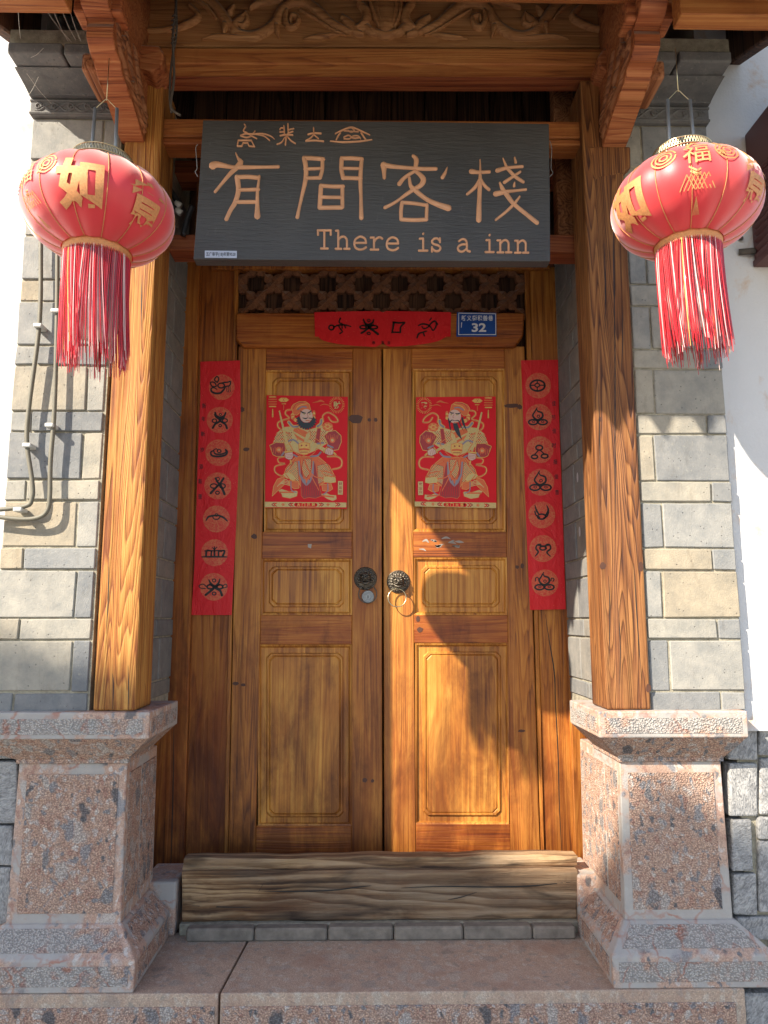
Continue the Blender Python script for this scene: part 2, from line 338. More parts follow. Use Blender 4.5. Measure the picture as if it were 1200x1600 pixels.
def disc_mat():
    s = NT('pale orange roundel'); c = s.coord(); n = s.noise(c, 90, 5, 0.7, 1.5)
    return s.set(col=s.mix(s.ramp(n, [(0.42, 0.0), (0.6, 1.0)]), (0.60, 0.035, 0.02), (0.60, 0.15, 0.05)), rough=0.5)
M['roundel'] = disc_mat()
def board_mat():
    s = NT('slate painted board'); c = s.coord()
    n = s.noise(s.vmul(c, (0.12, 1, 1)), 130, 4, 0.6, 0.3); b = s.noise(c, 5, 5, 0.6); sc = s.noise(s.vmul(c, (1, 1, 0.35)), 26, 5, 0.7, 2.0)
    col = s.mix(b, (0.034, 0.033, 0.032), (0.078, 0.074, 0.071))
    col = s.mix(s.ramp(sc, [(0.62, 0.0), (0.75, 0.35)]), col, (0.16, 0.16, 0.155))
    return s.set(col=col, rough=s.math('ADD', 0.40, s.math('MULTIPLY', b, 0.25)), nrm=s.bump(n, 0.6, 0.004), spec=0.4)
M['board'] = board_mat()
M['copper'] = flat('copper brown paint', (0.56, 0.28, 0.145), 0.5, bump=0.3, bscale=150, var=0.35)
M['blue'] = flat('blue enamel', (0.012, 0.07, 0.30), 0.3, var=0.05); M['white'] = flat('white enamel', (0.75, 0.75, 0.76), 0.4, var=0.05)
M['bronze'] = flat('old bronze', (0.13, 0.11, 0.085), 0.42, metal=0.8, bump=0.8, bscale=350, var=0.5)
M['brass'] = flat('brass', (0.55, 0.46, 0.27), 0.3, metal=1.0, var=0.2)
M['steel'] = flat('steel', (0.26, 0.26, 0.25), 0.5, metal=0.6, var=0.25)
M['black'] = flat('black rubber', (0.015, 0.015, 0.017), 0.5)
M['cable'] = flat('dusty cable', (0.085, 0.07, 0.055), 0.8, bump=0.6, bscale=200, var=0.4)
M['conduit'] = flat('dusty conduit', (0.13, 0.115, 0.08), 0.6, bump=0.2, var=0.25)
M['clip'] = flat('white clip', (0.5, 0.49, 0.45), 0.5, var=0.2)
M['maroonbox'] = flat('maroon metal box', (0.075, 0.022, 0.022), 0.45, bump=0.1, var=0.1)
M['tile'] = flat('grey roof tile', (0.13, 0.13, 0.13), 0.85, bump=0.5, bscale=90, var=0.3)
M['darkbrick'] = brick_mat('corbel brick', 0.0)
def cloth():
    s = NT('red lantern cloth'); c = s.coord()
    n = s.noise(c, 9, 4); w = s.noise(c, 900, 2)
    col = s.mix(n, (0.60, 0.010, 0.018), (0.70, 0.022, 0.028))
    m = s.set(col=col, rough=0.45, nrm=s.bump(w, 0.15, 0.0008), spec=0.65, sheen=1.0)
    s.b.inputs['Sheen Tint'].default_value = (1, 0.85, 0.82, 1); s.b.inputs['Sheen Roughness'].default_value = 0.5
    tr = s.n('ShaderNodeBsdfTranslucent', {'Color': (0.8, 0.02, 0.015, 1)})
    mx = s.n('ShaderNodeMixShader', {0: 0.15}); s.t.links.new(s.b.outputs[0], mx.inputs[1]); s.t.links.new(tr.outputs[0], mx.inputs[2])
    s.t.links.new(mx.outputs[0], s.out.inputs[0]); return m
M['cloth'] = cloth()
M['foil'] = flat('gold glitter foil', (0.60, 0.26, 0.095), 0.5, metal=0.3, bump=0.5, bscale=1400, var=0.35)
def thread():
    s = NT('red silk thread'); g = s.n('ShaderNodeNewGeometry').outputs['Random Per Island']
    col = s.ramp(g, [(0.0, (0.36, 0.006, 0.010)), (0.3, (0.56, 0.012, 0.016)), (0.74, (0.70, 0.05, 0.05)), (0.79, (0.82, 0.42, 0.40)), (0.90, (0.85, 0.58, 0.52)), (0.98, (0.7, 0.45, 0.12))], 'CONSTANT')  # pale pink stops paint the sun's gleam onto some strands; last is gold thread
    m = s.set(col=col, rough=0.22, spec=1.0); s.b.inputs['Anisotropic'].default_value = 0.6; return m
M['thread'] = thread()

# ------------------------------------------------------------------ flat print: filled shapes, brush strokes, type
def stroke_outline(pts, ws, k=5):
    n = len(pts)
    if not hasattr(ws, '__len__'): ws = [ws] * n
    q = smooth_path([(a, b, w) for (a, b), w in zip(pts, ws)], k) if n > 2 else [Vector((a, b, w)) for (a, b), w in zip(pts, ws)]
    L = []; Rr = []
    for i, p in enumerate(q):
        a = q[max(i - 1, 0)]; b = q[min(i + 1, len(q) - 1)]
        d = Vector((b.x - a.x, b.y - a.y)); d = d.normalized() if d.length > 0 else Vector((1, 0))
        nrm = Vector((-d.y, d.x)); h = p.z / 2
        L.append(Vector((p.x, p.y)) + nrm * h); Rr.append(Vector((p.x, p.y)) - nrm * h)
    return q, L, Rr
def print_mesh():
    bm = bmesh.new(); return bm
def add_poly(bm, pts, fn, lay, mat=0):
    vs = [bm.verts.new(fn(x, y, lay)) for x, y in pts]
    try: bm.faces.new(vs).material_index = mat
    except ValueError: pass
def add_disc(bm, cx, cy, rx, ry, fn, lay, mat=0, n=24):
    add_poly(bm, [(cx + rx * math.cos(2 * math.pi * i / n), cy + ry * math.sin(2 * math.pi * i / n)) for i in range(n)], fn, lay, mat)
def add_stroke(bm, pts, ws, fn, lay, mat=0, caps=True):
    q, L, Rr = stroke_outline(pts, ws)
    a = [bm.verts.new(fn(p.x, p.y, lay)) for p in L]; b = [bm.verts.new(fn(p.x, p.y, lay)) for p in Rr]
    for i in range(len(q) - 1): bm.faces.new((a[i], a[i + 1], b[i + 1], b[i])).material_index = mat
    if caps:
        for e in (q[0], q[-1]): add_disc(bm, e.x, e.y, e.z / 2, e.z / 2, fn, lay, mat, 10)
def ridge(bm, pts, ws, fn, hgt, mat=0):
    """rounded carved line: a low half-round moulding"""
    n = len(pts)
    if not hasattr(ws, '__len__'): ws = [ws] * n
    q = smooth_path([(a, b, w) for (a, b), w in zip(pts, ws)], 4) if n > 2 else smooth_path([(pts[0][0], pts[0][1], ws[0]), ((pts[0][0] + pts[1][0]) / 2, (pts[0][1] + pts[1][1]) / 2, (ws[0] + ws[1]) / 2), (pts[1][0], pts[1][1], ws[1])], 2)
    d0 = (q[1] - q[0]); d1 = (q[-1] - q[-2])
    ext = []
    for s, e, sg in ((q[0], d0, -1), (q[-1], d1, 1)):
        u = Vector((e.x, e.y)).normalized() * sg; ext.append([Vector((s.x + u.x * s.z * k / 2, s.y + u.y * s.z * k / 2, s.z * w)) for k, w in ((0.6, 0.8), (1.0, 0.08))])
    q = ext[0][::-1] + q + ext[1]
    rings = []
    for i, p in enumerate(q):
        a = q[max(i - 1, 0)]; b = q[min(i + 1, len(q) - 1)]
        d = Vector((b.x - a.x, b.y - a.y)).normalized(); nx, ny = -d.y, d.x; h = p.z / 2
        kk = min(1, p.z / 6.0) * (0.15 if i in (0, len(q) - 1) else 1)
        rings.append([fn(p.x + nx * h * c, p.y + ny * h * c, hgt * s * kk) for c, s in ((-1, 0), (-0.72, 0.75), (0, 1.0), (0.72, 0.75), (1, 0))])
    V = [[bm.verts.new(x) for x in r] for r in rings]
    for a, b in zip(V, V[1:]):
        for i in range(4): bm.faces.new((a[i], a[i + 1], b[i + 1], b[i])).material_index = mat
_fc = {}
def glyph_mesh(txt, bold=0.0, fine=False):
    """triangles of typeset text, centred, one em high"""
    key = (txt, bold, fine)
    if key in _fc: return _fc[key]
    cu = bpy.data.curves.new('type', 'FONT'); cu.body = txt; cu.size = 1; cu.align_x = 'CENTER'; cu.align_y = 'CENTER'; cu.offset = bold; cu.resolution_u = 4
    ob = bpy.data.objects.new('type', cu); COL.objects.link(ob)
    dg = bpy.context.evaluated_depsgraph_get(); me = ob.evaluated_get(dg).to_mesh()
    vs = [v.co.copy() for v in me.vertices]; fs = [tuple(p.vertices) for p in me.polygons]
    ob.evaluated_get(dg).to_mesh_clear()
    if fine:
        b2 = bmesh.new(); V2 = [b2.verts.new(v) for v in vs]
        for f in fs:
            try: b2.faces.new([V2[i] for i in f])
            except ValueError: pass
        bmesh.ops.triangulate(b2, faces=b2.faces[:])
        for _ in range(5):
            lo = [e for e in b2.edges if e.calc_length() > 0.07]
            if not lo: break
            bmesh.ops.subdivide_edges(b2, edges=lo, cuts=1); bmesh.ops.triangulate(b2, faces=[f for f in b2.faces if len(f.verts) > 3])
        b2.verts.index_update(); vs = [v.co.copy() for v in b2.verts]; fs = [tuple(v.index for v in f.verts) for f in b2.faces]; b2.free()
    bpy.data.objects.remove(ob); bpy.data.curves.remove(cu)
    x = [v.x for v in vs] or [0, 1]; y = [v.y for v in vs] or [0, 1]
    cx, cy = (min(x) + max(x)) / 2, (min(y) + max(y)) / 2; w = max(x) - min(x); h = max(y) - min(y)
    _fc[key] = ([(v.x - cx, v.y - cy) for v in vs], fs, w, h); return _fc[key]
def add_type(bm, txt, cx, cy, w, h, fn, lay, mat=0, bold=0.0, ang=0.0, fine=False):
    vs, fs, gw, gh = glyph_mesh(txt, bold, fine); ca, sa = math.cos(ang), math.sin(ang); V = []
    for x, y in vs:
        X = x * w / max(gw, 1e-6); Y = -y * h / max(gh, 1e-6)
        V.append(bm.verts.new(fn(cx + X * ca - Y * sa, cy + X * sa + Y * ca, lay)))
    for f in fs:
        try: bm.faces.new([V[i] for i in f]).material_index = mat
        except ValueError: pass

# ================================================================== SETTING
DY = 3.05          # door plane
PY = 2.40          # brick pier / post face
ZT = 0.425         # top of the stone step
ZL = P(236, 1113, 2.36).z          # top of the ledges
g = boxo('ground', -9, 9, -9, 6, -0.2, 0.0, flat('paving', (0.55, 0.50, 0.41), 0.9, bump=0.5, bscale=30), None, 0)
tag(g, kind='structure')
# back wall and reveals behind the timber
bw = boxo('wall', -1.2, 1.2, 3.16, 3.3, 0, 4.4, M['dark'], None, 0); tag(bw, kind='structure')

# ---- stone step (platform) with its slabs
st = thing('stone_step', 'pinkish hammered stone step running across below the wooden threshold', 'step', (0, 2.35, 0))
XJ = P(343, 1550, 2.35).x
XR = P(1163, 1545, 2.35).x
def step_block(x0, x1, nm):
    bm = bmesh.new(); box(bm, x0, x1, 2.347, 2.78, 0.0, ZT)
    # the joint runs slightly askew
    for v in bm.verts:
        if abs(v.co.x - XJ) < 0.01 and v.co.y > 2.6: v.co.x += 0.028
    bev(bm, 0.004, 2); link(nm, bm, M['tread'], st)
step_block(-1.5, XJ - 0.003, 'slab'); step_block(XJ + 0.003, XR, 'slab')
boxo('riser_panel', -1.45, XJ - 0.012, 2.343, 2.36, 0.02, ZT - 0.035, M['hammer'], st, 0.002)
boxo('riser_panel', XJ + 0.012, XR - 0.03, 2.343, 2.36, 0.02, ZT - 0.035, M['hammer'], st, 0.002)
boxo('side_block', XR + 0.006, 1.75, 2.37, 2.8, 0.0, 0.40, M['ashlar'], st, 0.006)
boxo('bedding_course', -0.66, 0.73, 2.745, 2.80, ZT, PZ(1442, 2.745), M['mortar'], st, 0.004)
xs = [P(x, 1458, 2.70).x for x in (290, 397, 512, 615, 724, 832, 900)]
for a, b in zip(xs, xs[1:]):
    boxo('brick', a + 0.0018, b - 0.0018, 2.695 + random.uniform(-.002, .002), 2.74, ZT, ZT + 0.044 + random.uniform(-.003, .003), M['brick_s'], st, 0.006)

# ---- threshold beam
th = thing('threshold', 'thick weathered timber threshold across the foot of the double door', 'threshold', (0, 2.76, ZT))
def sill(name, q, Y, dep):
    f = [P(x, y, Y) for x, y in q]; bm = bmesh.new(); N = 60
    def pt(t, s, d):
        a = f[0].lerp(f[1], t); b = f[3].lerp(f[2], t); p = a.lerp(b, s)
        wob = 0.003 * math.sin(t * 17 + s * 5) + 0.002 * math.sin(t * 43 + 3 * s)
        return Vector((p.x, Y + d + (wob if d == 0 else 0), p.z + (wob * (1 if s in (0, 1) else 0)) * 0.7))
    prof = [(0.0, dep), (0.0, 0.006), (0.05, 0.0), (0.35, 0.0), (0.65, 0.0), (0.95, 0.0), (1.0, 0.006), (1.0, dep)]
    loft(bm, [[pt(i / N, s, d if d > 0 else 0) for s, d in prof] for i in range(N + 1)])
    return link(name, bm, M['sill'], th)
sill('beam', [(284, 1363), (902, 1358), (901, 1437), (285, 1441)], 2.76, 0.08)
sill('top_rail', [(287, 1342), (902, 1336), (902, 1355), (285, 1360)], 2.785, 0.06)
# carved-out crack lines of the big beam as dark splits
bm = bmesh.new()
for pts in ([(405, 1392), (450, 1393), (520, 1391), (560, 1386), (580, 1384)], [(620, 1388), (690, 1385), (760, 1386), (830, 1384), (893, 1378)], [(700, 1406), (720, 1402), (745, 1394)], [(404, 1393), (412, 1380)], [(300, 1415), (340, 1417), (392, 1418)]):
    add_stroke(bm, pts, [0.5] + [1.8] * (len(pts) - 2) + [0.5], lambda x, y, l: P(x, y, 2.7565), 0, caps=False)
link('split', bm, M['ink'], th)

# ---- jamb stones at the ends of the threshold
for s, lab in ((-1, 'small grey jamb stone at the left end of the threshold beside the plinth'), (1, 'small grey jamb stone at the right end of the threshold beside the plinth')):
    x0, x1 = (-0.80, -0.674) if s < 0 else (0.728, 0.80)
    o = boxo('jamb_stone', x0, x1, 2.742, 2.95, ZT, P(280, 1378, 2.742).z if s < 0 else P(905, 1368, 2.742).z, M['smooth'], None, 0.008, 2)
    tag(o, lab, 'stone block')

# ---- stone plinths
def plinth(s, xi_led, xi_sh, xi_base, xo_led, xo_sh, xo_base, lab, yb=2.78):
    t = thing('stone_plinth', lab, 'plinth', (s * 0.95, 2.5, ZT))
    def rect(xi, xo, y0, y1, z): 
        a, b = sorted((s * xi, s * xo)); return [(a, y0, z), (b, y0, z), (b, y1, z), (a, y1, z)]
    zf = P(236, 1155, 2.36).z; zc = P(207, 1186, 2.44).z; zn = zc - 0.012
    bm = bmesh.new(); loft(bm, [rect(xi_led, xo_led, 2.36, 2.70, ZL), rect(xi_led, xo_led, 2.36, 2.70, zf)]); bev(bm, 0.004, 2); link('ledge', bm, M['smooth'], t)
    bm = bmesh.new(); loft(bm, [rect(xi_led + 0.004, xo_led - 0.004, 2.364, 2.70, zf), rect(xi_sh, xo_sh, 2.436, 2.72, zc), rect(xi_sh, xo_sh, 2.436, 2.72, zn)]); link('cavetto', bm, M['hammer'], t)
    bm = bmesh.new(); loft(bm, [rect(xi_sh + 0.006, xo_sh - 0.006, 2.444, yb, zn), rect(xi_sh, xo_sh, 2.44, yb, ZT + 0.1)]); bev(bm, 0.003); link('shaft', bm, M['smooth'], t)
    zb = P(193, 1442, 2.44).z; zs = P(215, 1500, 2.36).z
    bm = bmesh.new(); loft(bm, [rect(xi_sh - 0.004, xo_sh + 0.004, 2.436, 2.74, zb), rect(xi_base, xo_base, 2.358, 2.74, zs), rect(xi_base, xo_base, 2.352, 2.74, ZT)]); bev(bm, 0.003); link('base', bm, M['smooth'], t)
    # hammered fields, two millimetres proud of the polished margins
    def field(nm, q, mt, e=0.0015):
        q = [Vector(p) for p in q]; n = (q[1] - q[0]).cross(q[3] - q[0]).normalized()
        if n.y > 0.1 or n.x * s > 0.3: n = -n
        bm = bmesh.new(); loft(bm, [[p + n * e for p in q], [p - n * 0.006 for p in q]]); link(nm, bm, mt, t)
    a, b = xi_led, xo_led
    field('fascia_field', [(s * (a + .02), 2.36, ZL - .02), (s * (b - .02), 2.36, ZL - .02), (s * (b - .02), 2.36, zf + .014), (s * (a + .02), 2.36, zf + .014)], M['hammer_p'])
    field('fascia_field', [(s * a, 2.385, ZL - .02), (s * a, 2.68, ZL - .02), (s * a, 2.68, zf + .014), (s * a, 2.385, zf + .014)], M['hammer_p'])
    field('shaft_field', [(s * (xi_sh + .03), 2.442, zn - .035), (s * (xo_sh - .035), 2.442, zn - .035), (s * (xo_sh - .032), 2.4405, zb + .028), (s * (xi_sh + .028), 2.4405, zb + .028)], M['hammer'])
    field('shaft_field', [(s * (xi_sh + .003), 2.475, zn - .035), (s * (xi_sh + .003), 2.59, zn - .035), (s * xi_sh, 2.59, zb + .04), (s * xi_sh, 2.475, zb + .04)], M['hammer'])
    field('shaft_field', [(s * (xi_sh + .003), 2.61, zn - .035), (s * (xi_sh + .003), yb - .02, zn - .035), (s * xi_sh, yb - .02, zb + .04), (s * xi_sh, 2.61, zb + .04)], M['hammer'])
    def L(p, q, k): return Vector(p).lerp(Vector(q), k)
    A, B = (s * (xi_sh - .004), 2.436, zb), (s * (xo_sh + .004), 2.436, zb); Cc, D = (s * xi_base, 2.358, zs), (s * xo_base, 2.358, zs)
    l0, l1, r0, r1 = L(A, Cc, .14), L(A, Cc, .80), L(B, D, .14), L(B, D, .80)
    field('slope_field', [L(l0, r0, .06), L(l0, r0, .94), L(l1, r1, .95), L(l1, r1, .05)], M['hammer_p'])
    E, F = (s * (xi_sh - .004), 2.74, zb), (s * xi_base, 2.74, zs)
    e0, e1 = L(E, F, .14), L(E, F, .80)
    field('slope_field', [L(l0, e0, .12), L(l0, e0, .95), L(l1, e1, .95), L(l1, e1, .12)], M['hammer'])
    field('base_field', [(s * (xi_base + .018), 2.3565, zs - .016), (s * (xo_base - .018), 2.3565, zs - .016), (s * (xo_base - .018), 2.353, ZT + .018), (s * (xi_base + .018), 2.353, ZT + .018)], M['hammer_p'])
    field('base_field', [(s * xi_base, 2.39, zs - .014), (s * xi_base, 2.72, zs - .014), (s * xi_base, 2.72, ZT + .018), (s * xi_base, 2.39, ZT + .018)], M['hammer'])
    return t
plinth(-1, 0.682, 0.765, 0.692, 1.30, 1.115, 1.24, 'reddish hammered stone plinth with moulded ledge and base left of the door')
plinth(1, 0.709, 0.790, 0.720, 1.177, 1.128, 1.215, 'reddish hammered stone plinth with moulded ledge and base right of the door', 2.90)

# ---- brick piers
JZ = [PZ(y, PY) for y in (1113, 1081, 1000, 966, 891, 856, 784, 751, 677, 645, 574, 543, 475, 441)]
thin = (JZ[0] - JZ[1]); 
JZ = [z for z in JZ]
while JZ[-1] < 3.6:
    JZ.append(JZ[-1] + ((JZ[2] - JZ[1]) if len(JZ) % 2 == 0 else (JZ[1] - JZ[0])) * 0.985)
ZF = PZ(184, 2.4)       # underside of the carved frieze course
def pier(s, lab):
    t = thing('brick_pier', lab, 'brick pier', (s * 1.04, 2.6, ZL))
    xi, xo = 0.885, 1.198
    boxo('mortar_core', s * xi, s * (xo - 0.004), PY + 0.006, 3.25, ZL, 3.55, M['mortar'], t, 0)
    boxo('mortar_core', s * 0.806, s * (xi - 0.002), 2.62, 3.24, ZL - 0.1, 3.55, M['mortar'], t, 0)
    for k in range(len(JZ) - 1):
        z0, z1 = JZ[k], JZ[k + 1]
        if z1 > ZF + 0.02: break
        tall = (z1 - z0) > 0.1
        j = random.uniform(-0.008, 0.008)
        cuts = [xi + 0.004, xi + (0.068 if tall else 0.238) + j, xo]
        for a, b in zip(cuts, cuts[1:]):
            e = random.uniform(-0.0025, 0.0025)
            bm = bmesh.new(); xa, xb = sorted((s * (a + 0.0028), s * (b - 0.0028)))
            box(bm, xa, xb, PY + e, PY + 0.05, z0 + 0.0032, z1 - 0.0032)
            for v in bm.verts: v.co += Vector((random.uniform(-1, 1) * .0021, 0, random.uniform(-1, 1) * .0018))
            bev(bm, 0.003); link('brick', bm, M['brick'], t)
        # reveal beside the door
        cy = [2.56, 2.56 + random.choice((0.11, 0.16, 0.2)) if not tall else 2.56 + random.choice((0.08, 0.3)), 2.86 if tall else 2.80, 3.04]
        for a, b in zip(cy, cy[1:]):
            if b - a < 0.03: continue
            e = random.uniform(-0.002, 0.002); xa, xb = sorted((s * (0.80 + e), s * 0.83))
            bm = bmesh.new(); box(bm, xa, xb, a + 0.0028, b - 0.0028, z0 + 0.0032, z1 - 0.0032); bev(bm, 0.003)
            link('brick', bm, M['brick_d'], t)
    # corbelled head: carved frieze, hollow course, top slabs
    x0, x1 = sorted((s * 0.86, s * (xo + 0.004)))
    zf0, zf1 = PZ(186, 2.385), PZ(156, 2.37); zh = PZ(114, 2.27); zt = PZ(72, 2.20)
    bm = bmesh.new(); box(bm, x0, x1, 2.385, 2.6, zf0, zf1); bev(bm, 0.005, 2); fr = link('frieze', bm, M['darkbrick'], t)
    bm = bmesh.new()
    q = [(x0 + 0.02 + (x1 - x0 - 0.04) * k / 40, 0) for k in range(41)]
    zm = (zf0 + zf1) / 2; hh = (zf1 - zf0)
    for ph, am in ((0, .26), (math.pi, .26)):
        tube(bm, [Vector((x, 2.385, zm + hh * am * math.sin(9 * math.pi * (x - x0) / (x1 - x0) * 0.72 + ph))) for x, _ in q], 0.0045, 5)
    for k in range(6):
        cx = x0 + (x1 - x0) * (k + 0.5) / 6; tube(bm, [Vector((cx + 0.012 * math.cos(a) * (1 - a / 9), 2.383, zm + 0.014 * math.sin(a) * (1 - a / 9))) for a in [i * 0.6 for i in range(12)]], 0.0035, 5)
    for z in (zf0 + .008, zf1 - .008): tube(bm, [Vector((x0, 2.385, z)), Vector((x1, 2.385, z))], 0.005, 6)
    link('carved_scroll', bm, M['darkbrick'], t)
    bm = bmesh.new(); loops = []
    for k in range(9):
        u = k / 8; y = 2.37 - 0.11 * (1 - math.cos(u * math.pi / 2)); z = zf1 + 0.003 + (zh - zf1 - 0.006) * u
        loops.append([(x0, y, z), (x1, y, z), (x1, 2.6, z), (x0, 2.6, z)])
    loft(bm, loops); link('hollow_course', bm, M['darkbrick'], t)
    xm = s * 1.02
    for a, b in ((x0, xm), (xm, x1)):
        a, b = min(a, b), max(a, b); boxo('corbel_slab', a + .003, b - .003, 2.20 + random.uniform(0, .006), 2.6, zh + 0.002, zt, M['darkbrick'], t, 0.006, 2)
    boxo('cap_course', x0, x1, 2.22, 3.2, zt, zt + 0.06, M['mortar'], t, 0.0)
    return t
pier(-1, 'grey brick pier left of the door carrying two cable pipes')
pier(1, 'grey brick pier right of the door with a corbelled head')

# ---- timber posts
def post(q, lab, mt, dep=0.15):
    t = prism('timber_post', q, PY - 0.005, dep, M[mt], None, 0.007, 2)
    # let the post stand on the ledge
    return tag(t, lab, 'post')
def post_poly(xb0, xb1, xt0, xt1):
    b0, b1, t0, t1 = P(xb0, 1112, PY), P(xb1, 1112, PY), P(xt0, 200, PY), P(xt1, 200, PY)
    return b0, b1, t0, t1
def make_post(xl, xr, xl2, xr2, lab, mt, dep):
    bm = bmesh.new(); y0 = PY - 0.012; z0 = ZL + 0.001; z1 = 3.42
    loft(bm, [[(xl, y0, z0), (xr, y0, z0), (xr, y0 + dep, z0), (xl, y0 + dep, z0)], [(xl2, y0, z1), (xr2, y0, z1), (xr2, y0 + dep, z1), (xl2, y0 + dep, z1)]])
    bev(bm, 0.007, 2); return tag(link('timber_post', bm, M[mt]), lab, 'post')
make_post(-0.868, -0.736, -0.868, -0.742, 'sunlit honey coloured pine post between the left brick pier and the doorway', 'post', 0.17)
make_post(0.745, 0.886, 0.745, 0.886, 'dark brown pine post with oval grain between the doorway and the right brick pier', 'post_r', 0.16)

def cracks(o, lines, Y):
    bm = bmesh.new()
    for l in lines: add_stroke(bm, l, [0.3] + [1.5] * (len(l) - 2) + [0.3], lambda x, y, k: P(x, y, Y), 0, caps=False)
    link('split', bm, M['ink'], o)
PO = [o for o in COL.objects if o.name.startswith('timber_post')]
cracks(PO[0], [[(176, 1052), (177, 1075), (176, 1110)], [(200, 1040), (201, 1080), (200, 1110)], [(222, 430), (221, 470), (222, 520)], [(170, 870), (169, 930), (166, 990)]], PY - 0.0125)
cracks(PO[1], [[(958, 300), (959, 420), (961, 560), (961, 700), (963, 830)], [(972, 470), (973, 530), (971, 580)], [(944, 380), (946, 450), (945, 520)], [(990, 880), (995, 960), (1002, 1060)], [(951, 900), (953, 960), (951, 1040)], [(966, 950), (969, 1010), (968, 1080)], [(935, 600), (937, 680), (938, 760)]], PY - 0.0125)
for x, y, rx, ry in ((942, 884, 5, 6), (1001, 885, 4, 8), (1013, 1075, 4, 7), (938, 655, 3, 4)):
    bm = bmesh.new(); add_poly(bm, [(x + rx * math.cos(a * .42) * random.uniform(.8, 1.15), y + ry * math.sin(a * .42) * random.uniform(.85, 1.1)) for a in range(15)], lambda a, b, l: P(a, b, PY - 0.0123), 0); link('knot', bm, M['knotm'], PO[1])

# ---- neighbouring walls: white plaster above, dressed stone below
for s in (-1, 1):
    side = 'left' if s < 0 else 'right'
    x0, x1 = sorted((s * 1.19, s * 2.6)); zw = 1.15 if s > 0 else 1.30
    o = boxo('plastered_wall', x0, x1, 2.435, 2.9, zw, 4.2, M['plaster'], None, 0.0)
    tag(o, 'bright white plastered wall at the left edge beside the brick pier' if s < 0 else 'white plastered wall with rust stains behind the maroon metal box', 'wall')
    t = thing('ashlar_wall', 'rough grey dressed stone wall foot at the %s edge below the white plaster' % side, 'stone wall', (s * 1.5, 2.5, 0))
    boxo('mortar_bed', x0 - (0.09 if s < 0 else 0), x1, 2.475, 2.9, 0, zw - 0.002, M['mortar'], t, 0)
    if s > 0:
        bl = [(1138, 1118, 1183, 1188), (1140, 1193, 1185, 1276), (1144, 1280, 1176, 1362), (1147, 1366, 1184, 1430), (1187, 1122, 1260, 1180), (1188, 1184, 1262, 1274), (1186, 1278, 1262, 1312), (1187, 1316, 1262, 1428), (1152, 1434, 1206, 1470), (1208, 1434, 1280, 1500)]
    else:
        bl = [(-60, 1190, 26, 1288), (-60, 1292, 20, 1352), (-60, 1356, 16, 1446), (-60, 1120, 30, 1186)]
    for a, b, c, d in bl:
        f = [P(a, b, 2.455), P(c, b, 2.455), P(c, d, 2.455), P(a, d, 2.455)]
        bm = bmesh.new()
        for v in f: v += Vector((random.uniform(-.002, .002), random.uniform(-.004, .004), random.uniform(-.003, .003)))
        loft(bm, [f, [p + Vector((0, 0.05, 0)) for p in f]]); bev(bm, 0.006, 2); link('stone', bm, M['ashlar'], t)

# ================================================================== DOOR FRAME
df = thing('door_frame', 'brown timber door frame with plank sides around the double door', 'door frame', (0.05, DY, ZT))
def xat(pairs, y):          # x of an edge given two (x, y) samples
    (x0, y0), (x1, y1) = pairs; return x0 + (x1 - x0) * (y - y0) / (y1 - y0)
def strip(name, L, Rr, y0, y1, Y, dep, m, parent, w=0.003):
    return prism(name, [(xat(L, y0), y0), (xat(Rr, y0), y0), (xat(Rr, y1), y1), (xat(L, y1), y1)], Y, dep, m, parent, w)
LF0 = ((262, 430), (232, 1385)); LF1 = ((312, 430), (286, 1385))
strip('jamb', LF0, LF1, 400, 1400, DY - 0.02, 0.06, M['plank'], df, 0.004)
LM = ((372, 430), (356, 1338))
strip('plank', ((313, 430), (287.5, 1385)), LM, 400, 1400, DY + 0.012, 0.03, M['plank'], df)
strip('moulding', ((366, 430), (350, 1338)), ((372, 430), (356.5, 1338)), 400, 1380, DY + 0.004, 0.02, M['door_v'], df, 0.002)
RM = ((820, 430), (845, 1338))
strip('moulding', RM, ((827, 430), (851, 1338)), 400, 1380, DY + 0.004, 0.02, M['door_v'], df, 0.002)
strip('plank', ((827, 430), (851, 1338)), ((872, 430), (898, 1340)), 400, 1400, DY + 0.012, 0.03, M['door_v'], df)
strip('jamb', ((872.6, 430), (898.6, 1340)), ((896, 430), (932, 1340)), 400, 1400, DY - 0.012, 0.06, M['door_v'], df, 0.004)
bm = bmesh.new()
add_stroke(bm, [(852, 960), (858, 1000), (866, 1050), (868, 1100), (872, 1180), (874, 1260), (878, 1336)], [0.4, 1.2, 1.8, 1.4, 1.6, 1.2, 0.6], lambda x, y, l: P(x, y, DY + 0.0115), 0, caps=False)
add_stroke(bm, [(272, 1120), (270, 1250), (266, 1378)], [0.5, 1.6, 1.0], lambda x, y, l: P(x, y, DY - 0.0205), 0, caps=False)
link('split', bm, M['ink'], df)
prism('lintel', [(368, 488), (820, 488), (818, 524), (806, 541), (378, 541), (368, 530)], DY - 0.03, 0.05, M['door_h'], df, 0.007)
prism('header', [(330, 404), (860, 404), (860, 420), (330, 420)], DY - 0.01, 0.06, M['plank'], df, 0.003)

